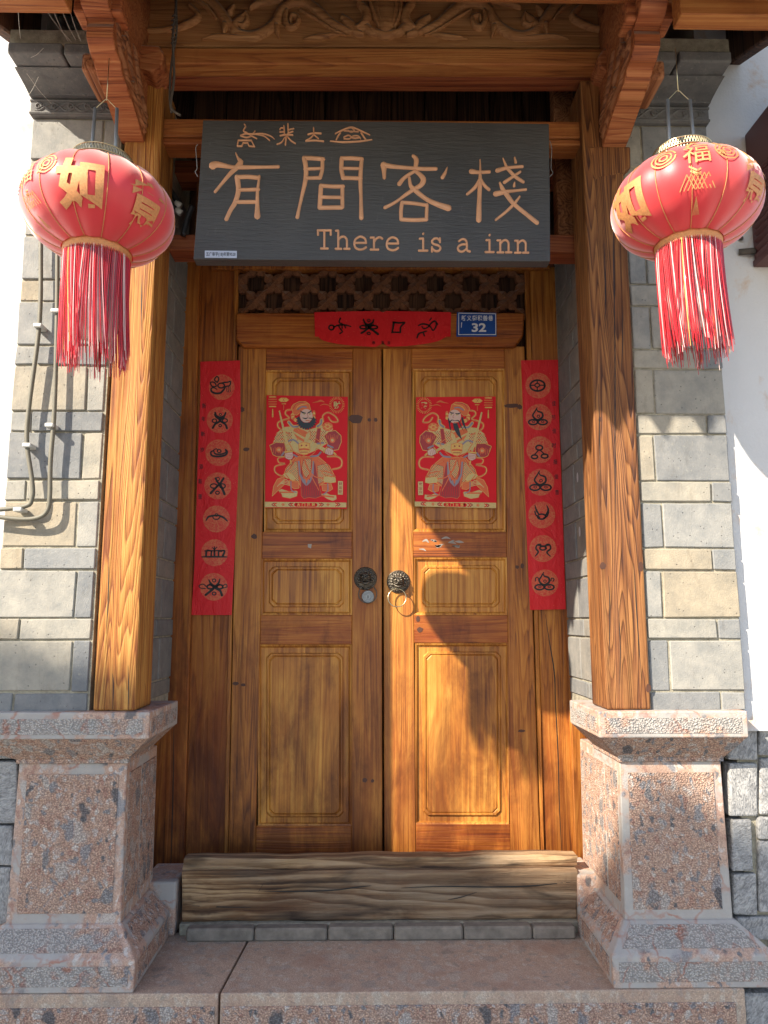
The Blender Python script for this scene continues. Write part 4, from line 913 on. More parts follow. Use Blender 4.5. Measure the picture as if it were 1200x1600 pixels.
    for x in (535, 590): dot(x, 722, 10, D_)
    # swords
    if right:
        st([(275, 330), (330, 560), (385, 770)], [20, 24, 28], C_); st([(275, 330), (385, 770)], 3, G_); st([(392, 545), (600, 660), (790, 770)], [18, 26, 30], C_); st([(392, 545), (790, 770)], 3, G_)
    else:
        st([(275, 320), (330, 560), (385, 790)], [14, 28, 44], C_); st([(380, 530), (600, 660), (810, 780)], [14, 30, 46], C_)
        for k in range(12): t_ = k / 12; x, y = 275 + 110 * t_, 320 + 470 * t_; st([(x - 8 - 12 * t_, y + 3), (x + 8 + 12 * t_, y - 3)], 6, G_)
        for k in range(10): t_ = k / 10; x, y = 400 + 410 * t_, 540 + 240 * t_; st([(x - 6 - 8 * t_, y + 8 + 10 * t_), (x + 6 + 8 * t_, y - 8 - 10 * t_)], 6, G_)
    st([(340, 800), (430, 790)], 18, G_); st([(795, 800), (830, 745)], 18, G_); st([(405, 890), (412, 935)], 18, G_); st([(900, 800), (935, 830)], 20, G_)
    poly([(340, 815), (430, 800), (438, 850), (425, 880), (385, 890), (345, 870)], S_, D_, 4); poly([(815, 770), (850, 745), (910, 780), (900, 830), (860, 838), (808, 815)], S_, D_, 4)
    for k in range(3): st([(350 + 6 * k, 832 + 16 * k), (428, 826 + 16 * k)], 3, D_)
    for k in range(3): st([(838 + 20 * k, 765 + 10 * k), (828 + 22 * k, 822)], 3, D_)
    # head
    for q in ([(385, 450), (430, 500), (490, 500)], [(720, 500), (760, 470), (768, 425)]): st(q, 40, G_); st(q, 22, Y_)
    for k in range(9): a = 2.2 + k * .25; dot(560 + 132 * math.cos(a), 360 - 105 * math.sin(a) * .6 + 20, 22, G_ if k % 2 else O_)
    for k in range(4): dot(680, 330 + k * 22, 18, G_ if k % 2 else O_)
    poly([(412, 282), (440, 240), (505, 210), (580, 208), (625, 240), (640, 300), (650, 335), (520, 335), (480, 370), (440, 360), (425, 310)], O_, G_)
    st([(470, 300), (510, 255), (600, 235)], 9, G_); st([(490, 300), (540, 270), (590, 275)], 16, Y_); st([(440, 290), (480, 230), (560, 215)], 5, D_)
    dot(590, 375, 74, S_, 80)
    if right:
        poly([(560, 455), (610, 455), (600, 520), (560, 590), (505, 648), (530, 560), (545, 500)], K_)
        st([(590, 425), (630, 420), (650, 470), (640, 540)], [6, 12, 14, 3], K_); st([(585, 425), (545, 425), (520, 480), (490, 540)], [6, 12, 13, 3], K_); st([(500, 390), (490, 450), (450, 540)], [18, 26, 3], K_); st([(665, 400), (655, 440), (632, 540)], [10, 16, 3], K_)
        st([(560, 445), (600, 445)], 9, O_)
        st([(520, 330), (550, 345), (580, 340)], [5, 16, 8], K_); st([(600, 335), (630, 335), (645, 318)], [8, 15, 4], K_)
    else:
        sp = []; 
        for k in range(26):
            a = -0.15 + k * (math.pi + .3) / 25; r = 128 if k % 2 else 104; sp.append((592 + r * math.cos(a) * .98, 425 + r * math.sin(a) * .92))
        poly(sp + [(505, 380), (530, 430), (560, 455), (630, 455), (655, 425), (675, 380)], K_)
        st([(520, 318), (550, 338), (582, 345)], [6, 17, 10], K_); st([(605, 345), (630, 332), (655, 312)], [10, 15, 5], K_)
        st([(550, 400), (580, 408), (605, 400)], [8, 14, 8], K_); st([(620, 402), (655, 405)], [9, 10], K_); st([(585, 432), (625, 430)], 10, O_)
    for x in (565, 632): dot(x, 355, 13, C_, 8); dot(x, 355, 5, K_)
    st([(598, 350), (612, 385), (598, 392)], 4, D_)
    # lanterns, cloud, sun disc with its character
    for k in range(5): st([(152 + (k in (0, 4)) * 8, 155 + k * 28), (240 - (k in (0, 4)) * 8, 155 + k * 28)], 15, G_ if k in (0, 4) else O_)
    st([(197, 300), (197, 385)], [12, 18], G_); poly([(262, 190), (295, 165), (355, 165), (390, 190), (355, 215), (295, 215)], G_, O_, 4); st([(305, 236), (350, 236)], 8, G_); st([(325, 250), (325, 305)], 10, O_); st([(310, 172), (325, 190), (310, 208)], 3, D_); st([(340, 172), (325, 190), (340, 208)], 3, D_)
    st([(665, 222), (720, 212), (760, 200), (800, 215)], [4, 14, 22, 8], O_); st([(750, 258), (800, 240), (860, 255)], [4, 12, 6], O_)
    for k in range(28): a = k * 2 * math.pi / 28; st([(948 + 62 * math.cos(a), 250 + 66 * math.sin(a)), (948 + 92 * math.cos(a), 250 + 98 * math.sin(a))], 4.5, G_, False)
    # bottom band
    poly([(106, 1382), (1060, 1392), (1058, 1448), (104, 1446)], C_)
    poly([(330, 1386), (860, 1390), (858, 1444), (328, 1442)], M and 0 or 0) if False else None
    for x in (215, 410, 765, 960): 
        d = -1 if x < 590 else 1
        for o, cc in ((0, D_), (26, 0)): st([(x - d * o, 1398), (x + d * 26 - d * o, 1415), (x - d * o, 1434)], 11, cc)
    st([(470, 1417), (700, 1419)], 44, 0)
    for x in (320, 845): 
        for k in range(6): st([(x, 1416), (x + 20 * math.cos(k * 1.05), 1416 + 20 * math.sin(k * 1.05))], 7, O_)
    poly([(962, 1140), (1020, 1142), (1018, 1300), (960, 1298)], C_)
    L = lay[0] + 1; X = (lambda x: 1155 - x) if right else (lambda x: x)
    f2 = (lambda x, y, l: fn(1155 - x, y, l)) if right else fn
    add_type(bm, '發' if right else '財', X(948), 250, 84, 84, f2, L, C_, 0.03)
    for i, ch in enumerate('大门大吉' if right else '大门见财'): add_type(bm, ch, (500 + i * 58) if not right else (455 + 20 + i * 58), 1416, 40, 40, f2, L, G_, 0.03)
    for i, ch in enumerate('家业兴' if right else '财运旺'): add_type(bm, ch, X(990), 1172 + i * 46, 38, 36, f2, L, D_, 0.02)
    link('printed_figure', bm, [M[k] for k in PC], t); return t
poster([(416.5, 617.5), (543.5, 620), (542, 795), (414, 793.5)], fnc(400, 600, 7.5, DY - 0.002, 0.00002), False, 'red poster of a black-bearded armoured guardian on the left door leaf')
def fnr(x, y, l):
    # the right sheet is the mirror image and hangs slightly skewed
    X = 1155 - x; Y = y + 14 + (X - 100) / 950 * 8 - 10
    if y > 1300: Y -= 16 * (1 - (X - 100) / 950)
    p = P(635 + X / 7.5, 600 + Y / 7.5, DY - 0.002); return Vector((p.x, p.y - .0002 - l * .00002, p.z))
poster([(650, 620.5), (774.5, 619.5), (776, 794.5), (735, 792), (649, 785)], fnr, True, 'red poster of a long-bearded armoured guardian on the right door leaf')

# ================================================================== SIGNBOARD
SY = 2.335
sb = thing('signboard', 'large dark inn signboard with carved copper characters and English words', 'sign', tuple(P(580, 408, SY)))
bm = bmesh.new(); q = [(317, 187.5), (600, 190), (858, 193), (859, 300), (860, 408), (600, 407), (302, 405), (311, 290)]
f = [P(x, y, SY) for x, y in q]; loft(bm, [f, [p + Vector((0, 0.048, 0)) for p in f]]); bev(bm, 0.003, 2); link('board', bm, M['board'], sb)
def fA(x, y, h): p = P(300 + x / 4, 180 + y / 4, SY); return Vector((p.x, p.y + 0.0005 - h, p.z))
def fB(x, y, h): p = P(580 + x / 4, 180 + y / 4, SY); return Vector((p.x, p.y + 0.0005 - h, p.z))
A = [([(130, 315), (160, 308), (250, 325), (320, 326), (430, 326), (540, 323)], [46, 36, 22, 24, 17, 18]), ([(275, 240), (288, 270), (302, 300), (240, 365), (190, 425), (145, 480)], [8, 14, 34, 24, 17, 16]),
     ([(282, 388), (290, 470), (270, 545), (240, 595), (215, 650)], [30, 28, 28, 24, 24]), ([(422, 382), (410, 470), (408, 570), (408, 632)], [12, 18, 24, 36]), ([(282, 388), (350, 386), (415, 392)], 24), ([(285, 468), (415, 465)], 20), ([(275, 543), (405, 543)], 22),
     ([(702, 272), (712, 330), (710, 400), (688, 500), (670, 580), (658, 638)], [28, 26, 26, 20, 18, 22]), ([(700, 268), (760, 270), (820, 276)], 24), ([(705, 338), (815, 333)], 17), ([(712, 394), (800, 392)], 20), ([(815, 275), (814, 340), (800, 392)], 22),
     ([(935, 275), (934, 340), (945, 393)], 25), ([(935, 270), (1000, 270), (1062, 275)], 23), ([(940, 333), (1055, 335)], 17), ([(945, 392), (1055, 396)], 22), ([(1060, 275), (1052, 400), (1056, 520), (1058, 642)], [22, 24, 20, 26]),
     ([(806, 445), (802, 510), (798, 578)], 26), ([(805, 441), (880, 446), (944, 446)], 22), ([(940, 446), (940, 575)], 22), ([(805, 513), (935, 515)], 19), ([(800, 579), (935, 577)], 24),
     ([(328, 60), (336, 72), (322, 100), (345, 112)], 7), ([(304, 130), (340, 118), (372, 130), (340, 142), (304, 130)], 7), ([(372, 122), (440, 118), (490, 132), (515, 150)], [8, 8, 6, 4]), ([(350, 118), (380, 118), (395, 102)], 6), ([(400, 122), (450, 132), (486, 160)], 6), ([(372, 132), (405, 148)], 6),
     ([(290, 160), (372, 160)], 8), ([(290, 160), (284, 194)], 7), ([(284, 196), (312, 196)], 7), ([(312, 196), (320, 176)], 7), ([(320, 176), (350, 176)], 7), ([(350, 176), (358, 196)], 7), ([(372, 160), (391, 198)], 8), ([(358, 196), (391, 198)], 7),
     ([(575, 70), (578, 124)], 8), ([(550, 92), (558, 82), (576, 84)], 6), ([(550, 108), (576, 106)], 6), ([(600, 58), (602, 116)], 9), ([(602, 94), (636, 86)], 7), ([(602, 114), (632, 104)], 6), ([(552, 130), (590, 124), (630, 126)], 8), ([(590, 130), (584, 186)], 9), ([(580, 142), (560, 172), (532, 184)], 6), ([(600, 140), (620, 162), (646, 178)], 8),
     ([(760, 82), (762, 120)], 8), ([(726, 122), (760, 114), (806, 116)], 9), ([(760, 124), (740, 146), (714, 160)], 7), ([(712, 163), (770, 160), (822, 165)], 8), ([(764, 126), (790, 148)], 6),
     ([(895, 118), (940, 96), (996, 78), (1050, 98), (1112, 126)], [5, 9, 9, 8, 5]), ([(928, 112), (912, 134), (902, 155)], 8), ([(1058, 112), (1086, 155)], 10), ([(864, 164), (940, 170), (1040, 166), (1125, 155)], [5, 9, 9, 5]), ([(950, 140), (980, 128), (1010, 146), (1050, 142)], 7), ([(950, 150), (984, 150), (1010, 132), (1040, 134), (1054, 150)], 6), ([(975, 98), (998, 108), (1016, 96), (1000, 84)], 6), ([(950, 100), (1040, 106)], 5)]
def carve(groups, S, fn, sc):
    for a, b in groups:
        bmr = bmesh.new()
        for p, w in S[a:b]: ridge(bmr, p, [v * sc for v in (w if hasattr(w, '__len__') else [w] * len(p))], fn, 0.0065)
        link('carved_character', bmr, M['copper'], sb, True)
B = [([(78, 312), (80, 350), (82, 392)], [38, 26, 20]), ([(80, 312), (140, 322), (230, 330), (320, 336), (405, 336)], [30, 24, 20, 22, 20]), ([(262, 256), (282, 278), (276, 332)], [18, 28, 22]), ([(275, 350), (235, 372), (200, 398), (175, 430)], [16, 20, 22, 26]),
     ([(272, 350), (305, 372), (326, 402), (312, 436), (268, 462)], [16, 26, 32, 28, 24]), ([(268, 462), (215, 498), (150, 545), (86, 578)], [24, 20, 16, 20]), ([(238, 392), (246, 440), (268, 464), (340, 522), (410, 556), (482, 580)], [16, 22, 28, 26, 30, 38]),
     ([(192, 548), (186, 600), (187, 648)], 22), ([(192, 546), (270, 552), (345, 564)], 20), ([(348, 562), (345, 648)], 20), ([(187, 652), (270, 656), (345, 652)], 22), ([(475, 328), (462, 360), (445, 390)], [6, 18, 22]),
     ([(680, 280), (682, 340), (680, 420), (675, 540), (672, 655)], [6, 12, 24, 26, 32]), ([(626, 352), (670, 358), (738, 355)], [30, 20, 18]), ([(676, 402), (650, 450), (600, 494)], [16, 20, 16]), ([(688, 405), (708, 440), (736, 466)], [14, 18, 18]),
     ([(822, 270), (836, 302), (848, 332)], [5, 12, 18]), ([(788, 346), (840, 332), (890, 326), (944, 322)], [26, 20, 16, 16]), ([(850, 334), (900, 384), (950, 418)], [18, 20, 18]), ([(930, 356), (890, 382), (832, 420)], [14, 16, 20]), ([(896, 268), (903, 296)], [10, 16]),
     ([(804, 425), (822, 462), (856, 510), (892, 556), (960, 612), (1036, 672)], [12, 24, 28, 24, 24, 26]), ([(778, 492), (850, 478), (910, 472), (966, 466)], [32, 22, 14, 14]), ([(926, 512), (890, 558), (840, 606), (778, 655)], [12, 18, 16, 14]), ([(895, 424), (893, 444)], [10, 16])]
nb = [k for k, (p, w) in enumerate(A) if p[0] in ((702, 272), (328, 60), (575, 70), (760, 82), (895, 118))]
carve(list(zip([0] + nb, nb + [len(A)])), A, fA, 1.12)
nb = [k for k, (p, w) in enumerate(B) if p[0] == (680, 280)]
carve([(0, nb[0]), (nb[0], len(B))], B, fB, 1.12)
GL = {
 'T': [[(.02, .97), (.98, .97)], [(.04, .97), (.04, .74)], [(.96, .97), (.96, .74)], [(.5, .97), (.5, .03)], [(.26, .03), (.74, .03)]],
 'h': [[(.04, .97), (.2, .97)], [(.2, .97), (.2, .03)], [(.02, .03), (.4, .03)], [(.2, .48), (.36, .63), (.6, .66), (.78, .54), (.8, .3), (.8, .03)], [(.62, .03), (.98, .03)]],
 'e': [[(.1, .36), (.9, .36)], [(.9, .36), (.84, .56), (.62, .67), (.4, .67), (.16, .55), (.07, .34), (.15, .12), (.4, .02), (.66, .03), (.9, .13)]],
 'r': [[(.05, .65), (.3, .65)], [(.3, .65), (.3, .03)], [(.05, .03), (.62, .03)], [(.3, .42), (.48, .6), (.72, .67), (.93, .6)]],
 'i': [[(.18, .65), (.5, .65)], [(.5, .65), (.5, .03)], [(.1, .03), (.9, .03)], [(.49, .90), (.51, .92)]],
 's': [[(.84, .68), (.84, .48)], [(.84, .54), (.62, .67), (.32, .66), (.14, .52), (.28, .39), (.7, .31), (.88, .18), (.74, .04), (.44, .02), (.15, .14)], [(.14, .0), (.14, .22)]],
 'a': [[(.16, .57), (.4, .67), (.64, .64), (.75, .5), (.76, .25), (.78, .08), (.98, .03)], [(.76, .4), (.4, .39), (.12, .29), (.1, .12), (.3, .02), (.52, .05), (.76, .2)]],
 'n': [[(.02, .65), (.22, .65)], [(.22, .65), (.22, .03)], [(.02, .03), (.42, .03)], [(.22, .48), (.4, .63), (.62, .66), (.78, .53), (.79, .3), (.79, .03)], [(.6, .03), (.98, .03)]]}
for ch, x0, x1 in (('T', 419, 463), ('h', 476, 522), ('e', 533, 578), ('r', 586, 628), ('e', 636, 680), ('i', 738, 772), ('s', 778, 814), ('a', 862, 904), ('i', 950, 982), ('n', 990, 1036), ('n', 1046, 1090)):
    yb = 446 + (x0 - 419) * 0.0215; Hh = 61; bmr = bmesh.new()
    for s_ in GL[ch]: ridge(bmr, [(x0 + (x1 - x0) * a, yb - Hh * b) for a, b in s_], 7.2, lambda x, y, h: (lambda p: Vector((p.x, p.y + .0005 - h, p.z)))(P(290 + x / 2.034, 170 + y / 2.034, SY)), 0.0055)
    link('carved_letter', bmr, M['copper'], sb, True)
lb = prism('label', [(320, 391.5), (370, 392), (370, 403), (320, 402.5)], SY - 0.001, 0.0012, flat('foil label', (0.42, 0.46, 0.55), 0.35), sb, 0)
bm = bmesh.new(); add_type(bm, '五广审字(18)年第9528', 345, 397.5, 46, 7.5, lambda x, y, l: P(x, y, SY - 0.0014), 1, 0, 0.015); link('label_print', bm, M['ink'], lb)
# hooks of wire at the edges
bm = bmesh.new()
for q in ([(859, 220), (862, 232), (861, 262), (864, 270), (859, 276)], [(309, 226), (306, 232), (308, 262), (305, 268), (309, 276)]): tube(bm, smooth_path([P(x, y, SY - 0.001) for x, y in q], 4), 0.0012, 6)
link('wire', bm, M['steel'], sb)

# ================================================================== BEAMS OVER THE DOORWAY
def beam(q, Y, dep, m, lab, w=0.005, name='tie_beam'):
    return tag(prism(name, q, Y, dep, M[m], None, w, 2), lab, 'beam')
beam([(236, 185), (946, 190), (946, 216), (236, 213)], 2.42, 0.088, 'beam', 'upper half of the split pale beam directly behind the signboard top')
beam([(236, 215), (948, 218), (948, 227), (236, 225)], 2.422, 0.084, 'beam', 'lower half of the split pale beam directly behind the signboard top')
beam([(262, 366), (918, 366), (918, 394), (262, 390)], 2.60, 0.10, 'beam_r', 'reddish beam behind the foot of the signboard')
beam([(262, 250), (912, 250), (912, 272), (262, 270)], 2.80, 0.13, 'beam_r', 'dark red beam deep behind the middle of the signboard')
beam([(215, 74), (978, 76), (978, 101), (215, 99)], 2.33, 0.066, 'beam', 'orange beam directly under the carved scroll panel')
beam([(230, 106), (968, 107), (968, 121), (230, 120)], 2.397, 0.075, 'beam_r', 'reddish beam behind and under the orange beam at the top')
# stub ends below the carved panel
for s, q in ((-1, [(203, 68), (248, 70), (256, 82), (254, 100), (246, 104), (236, 112), (222, 104), (203, 106)]), (1, [(986, 72), (944, 74), (934, 88), (936, 104), (950, 108), (962, 116), (972, 108), (986, 110)])):
    tag(prism('beam_end', q, 2.30, 0.10, M['bracket'], None, 0.008, 2), 'carved stub end of a beam at the %s of the orange beam' % ('left' if s < 0 else 'right'), 'beam end')
tag(prism('beam_block', [(918, 228), (986, 228), (986, 262), (974, 272), (940, 272), (932, 282), (926, 274)], 2.385, 0.2, M['post_r'], None, 0.008, 2), 'chamfered wooden block on the right post under the bracket', 'wood block')
# loft boards in the dark behind
lb_ = thing('attic_boarding', 'dark upright boards in the shade above the signboard', 'boarding', (0, 3.0, 2.6))
for k in range(11):
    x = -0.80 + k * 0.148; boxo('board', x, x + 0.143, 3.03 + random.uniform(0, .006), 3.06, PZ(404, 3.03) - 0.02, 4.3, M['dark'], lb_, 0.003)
boxo('stud', -0.73, -0.66, 2.86, 2.93, PZ(375, 2.86), 3.5, M['bracket_s'], lb_); boxo('stud', 0.72, 0.80, 2.66, 2.72, PZ(375, 2.66), 3.9, M['bracket_s'], lb_); boxo('stud', 0.83, 0.89, 2.58, 2.64, PZ(300, 2.58), 3.9, M['bracket_s'], lb_)

# ---- carved scroll panel
cp = thing('carved_panel', 'carved wooden panel of leafy scrolls across the top under the roof', 'carved panel', tuple(P(600, 70, 2.37)))
prism('board', [(222, -60), (980, -60), (980, 71), (222, 71)], 2.37, 0.04, M['carve'], cp, 0.003)
prism('rim', [(222, 66), (980, 67), (980, 72.5), (222, 72)], 2.362, 0.02, M['carve'], cp, 0.002)
bm = bmesh.new()
def fC(x, y, h): p = P(x, y, 2.37); return Vector((p.x, p.y - h, p.z))
def scroll(k, px=None):
    S = [([(222, 50), (245, 50), (275, 46), (300, 36), (310, 26), (298, 12)], [6, 8, 10, 12, 12, 8]), ([(300, -4), (330, 4), (345, 20), (358, 38), (372, 52)], [10, 16, 18, 16, 9]),
         ([(300, -2), (322, 12), (338, 30)], [4, 6, 4]),
         ([(384, 24), (376, 32), (366, 42), (370, 52), (392, 58), (414, 50), (430, 36), (440, 16), (456, 6), (480, 6), (500, 20), (520, 38), (548, 52)], [7, 14, 16, 16, 18, 18, 17, 15, 13, 15, 17, 13, 8]),
         ([(384, 24), (386, 36), (378, 42), (370, 36), (376, 28)], [8, 9, 8, 7, 5]), ([(448, 20), (446, 32), (452, 44), (462, 42), (466, 30), (456, 26), (454, 34)], [8, 10, 10, 9, 8, 7, 5]),
         ([(468, 16), (492, 30), (520, 48), (540, 56)], [3, 4, 4, 3]), ([(432, 44), (436, 60)], [12, 2]), ([(352, 42), (350, 54)], [14, 4]), ([(316, 62), (345, 59), (390, 62), (416, 54)], [2, 8, 7, 3]), ([(474, 62), (500, 60), (530, 55)], [2, 9, 3]),
         ([(392, 14), (410, 4), (440, 2)], [6, 14, 8]), ([(536, 30), (548, 40), (556, 52), (566, 56)], [12, 18, 14, 8]), ([(556, 46), (570, 44), (580, 52), (588, 56)], [14, 16, 14, 8]), ([(360, 20), (366, 10)], [12, 4])]
    for p, w in S:
        q = [(x, y) for x, y in p]
        if k: q = [(1204 - x, y) for x, y in p]
        ridge(bm, q, [v * 0.95 for v in w] , fC, 0.017)
scroll(0); scroll(1)
for p, w in ([([(562, 8), (572, 20), (572, 34), (560, 46)], [10, 16, 16, 8]), ([(644, 8), (634, 20), (634, 34), (646, 46)], [10, 16, 16, 8]), ([(600, -5), (604, 20), (602, 46)], [40, 54, 26]), ([(580, 50), (604, 58), (628, 50)], [6, 14, 6])] + [([(578 + k * 10, 2), (584 + k * 8, 24), (592 + k * 5, 44)], [6, 8, 5]) for k in range(6)]): ridge(bm, p, w, fC, 0.022)
link('carved_scroll', bm, M['carve'], cp, True)

# ---- roof brackets
def bracket(s, lab):
    t = thing('roof_bracket', lab, 'bracket', (s * 0.83, 2.35, 3.1))
    c = 0.838 if s < 0 else 0.855
    prof = [(2.41, 3.03), (2.385, 3.015), (2.355, 3.03), (2.30, 3.085), (2.24, 3.13), (2.20, 3.145), (2.185, 3.175), (2.15, 3.175), (2.125, 3.215), (2.12, 3.25), (2.085, 3.245), (2.05, 3.27), (2.045, 3.305), (2.06, 3.33), (2.00, 3.335), (1.975, 3.36), (1.975, 3.42), (1.92, 3.43), (1.88, 3.46), (1.88, 3.50), (1.96, 3.50), (2.0, 3.62), (2.41, 3.9)]
    sq = lambda z: z if z > 3.25 else 3.25 - (3.25 - z) * 0.40
    prof = [(y, sq(z)) for y, z in prof]; wd = 0.042
    bm = bmesh.new(); loft(bm, [[(s * (c) - wd, y, z) for y, z in prof], [(s * c + wd, y, z) for y, z in prof]]); bev(bm, 0.005, 2); link('arm', bm, M['bracket'], t)
    # carved relief on the two cheeks
    bm = bmesh.new(); rnd = random.Random(5)
    for sd in (-1, 1):
        X = s * c + sd * wd
        def fS(a, b, h): return Vector((X + sd * (h - 0.001), a, b))
        for q, w in (([(2.38, 3.05), (2.33, 3.10), (2.28, 3.15), (2.22, 3.18), (2.18, 3.22), (2.15, 3.26), (2.10, 3.28), (2.07, 3.34), (2.02, 3.37)], [.014, .02, .028, .022, .026, .02, .026, .02, .014]),
                     ([(2.39, 3.12), (2.35, 3.18), (2.30, 3.22), (2.26, 3.27), (2.20, 3.31), (2.16, 3.36), (2.10, 3.40)], [.012, .02, .026, .02, .026, .02, .012]),
                     ([(2.39, 3.22), (2.34, 3.28), (2.28, 3.33), (2.22, 3.40)], [.014, .024, .024, .012]), ([(2.33, 3.14), (2.31, 3.17), (2.33, 3.19), (2.35, 3.17)], [.01, .012, .01, .006]),
                     ([(2.24, 3.22), (2.22, 3.25), (2.24, 3.27), (2.26, 3.25)], [.01, .012, .01, .006]), ([(2.14, 3.30), (2.12, 3.33), (2.14, 3.35), (2.16, 3.33)], [.01, .012, .01, .006])):
            # ridge() measures widths in its own units: pass metres
            ridge_m(bm, [(y, sq(z) + (0.012 if z < 3.2 else 0)) for y, z in q], w, fS, 0.012)
    link('carved_relief', bm, M['bracket_s'], t, True)
    # small cross piece and block at the front
    x0, x1 = s * c - 0.055, s * c + 0.055
    boxo('cross_block', x0 - 0.02, x1 + 0.02, 2.02, 2.10, 3.335, 3.41, M['bracket'], t, 0.008, 2)
    sx = -1 if s < 0 else 1
    a, b = sorted((s * c + sx * wd, s * c + sx * (wd + 0.05)))
    boxo('side_wing', a, b, 2.14, 2.30, 3.235, 3.30, M['bracket_s'], t, 0.012, 2)
    return t
def ridge_m(bm, pts, ws, fn, hgt):
    q = smooth_path([(a, b, w) for (a, b), w in zip(pts, ws)], 4); rings = []
    for i, p in enumerate(q):
        a = q[max(i - 1, 0)]; b = q[min(i + 1, len(q) - 1)]; d = Vector((b.x - a.x, b.y - a.y)).normalized(); nx, ny = -d.y, d.x; h = p.z / 2
        kk = 0.1 if i in (0, len(q) - 1) else 1
        rings.append([fn(p.x + nx * h * c, p.y + ny * h * c, hgt * sg * kk) for c, sg in ((-1, 0), (-0.7, 0.7), (0, 1.0), (0.7, 0.7), (1, 0))])
    V = [[bm.verts.new(x) for x in r] for r in rings]
    for a, b in zip(V, V[1:]):
        for i in range(4): bm.faces.new((a[i], a[i + 1], b[i + 1], b[i]))
bracket(-1, 'stepped carved roof bracket above the left lantern'); bracket(1, 'stepped carved roof bracket above the right lantern')

# ---- roof over the gate
EY, EZ, SL = 1.50, 3.15, 0.66       # eave line and slope
def rz(y, o=0.0): return EZ + o + SL * (y - EY)
def rb(y, o=0.0): return EZ + o + 0.42 * (y - EY)
rf = thing('gate_roof', 'tiled timber gate roof overhanging the doorway along the top edge', 'roof', (0, 2.2, 3.3))
XL, XR_ = -1.26, 1.36
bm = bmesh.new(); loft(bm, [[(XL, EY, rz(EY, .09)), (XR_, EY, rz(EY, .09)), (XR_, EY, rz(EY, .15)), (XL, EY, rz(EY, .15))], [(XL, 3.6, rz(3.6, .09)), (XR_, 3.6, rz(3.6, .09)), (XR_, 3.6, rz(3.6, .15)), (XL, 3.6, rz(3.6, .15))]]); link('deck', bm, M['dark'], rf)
for s, x in ((-1, XL), (1, XR_ - 0.05)):
    bm = bmesh.new(); loft(bm, [[(x, EY + 0.02, rb(EY, 0.02)), (x + .05, EY + 0.02, rb(EY, 0.02)), (x + .05, EY + .02, rz(EY, .2)), (x, EY + .02, rz(EY, .2))], [(x, 2.1, rb(2.1, -.02)), (x + .05, 2.1, rb(2.1, -.02)), (x + .05, 2.1, rz(2.1, .2)), (x, 2.1, rz(2.1, .2))], [(x, 3.5, rb(3.5, 0.0)), (x + .05, 3.5, rb(3.5, 0.0)), (x + .05, 3.5, rz(3.5, .2)), (x, 3.5, rz(3.5, .2))]])
    bev(bm, 0.006); link('bargeboard', bm, M['dark'], rf)
bm = bmesh.new(); tube(bm, [(XL, 2.0, 3.45), (XR_, 2.0, 3.45)], 0.062, 16); link('purlin', bm, M['beam'], rf, True)
boxo('eave_board', XL + .055, -0.90, 1.93, 1.99, PZ(12, 1.95), PZ(-60, 1.95), M['beam'], rf); boxo('eave_board', 0.91, XR_ - .055, 1.93, 1.99, PZ(24, 1.95), PZ(-60, 1.95), M['beam'], rf)
boxo('purlin_board', XL, XR_, 1.985, 2.015, 3.45, rz(2.0, 0.03), M['beam'], rf)
boxo('purlin', XL, XR_, 2.40, 2.52, rz(2.46, -0.02), rz(2.46, 0.05), M['dark'], rf)
k = 0; x = XL + 0.09
while x < XR_ - 0.06:
    bm = bmesh.new(); tube(bm, [(x, EY + 0.03, rz(EY + .03, .052)), (x, 3.0, rz(3.0, .052))], 0.034, 8); link('rafter', bm, M['dark'], rf, True); x += 0.145
x = XL + 0.05; i = 0
while x < XR_:
    bm = bmesh.new()
    if i % 2 == 0:      # pan tile with a drooping drip edge
        loft(bm, [[(x - .055, EY - 0.045, rz(EY, .17)), (x, EY - 0.05, rz(EY, .075)), (x + .055, EY - 0.045, rz(EY, .17))], [(x - .055, EY - 0.033, rz(EY, .17)), (x, EY - 0.038, rz(EY, .075)), (x + .055, EY - 0.033, rz(EY, .17))]])
        box(bm, x - .055, x + .055, EY - 0.035, EY + 0.2, rz(EY, .155), rz(EY, .17))
    else: tube(bm, [(x, EY - 0.05, rz(EY, .20)), (x, 3.5, rz(3.5, .20))], 0.045, 10)
    link('tile', bm, M['tile'], rf); x += 0.072; i += 1

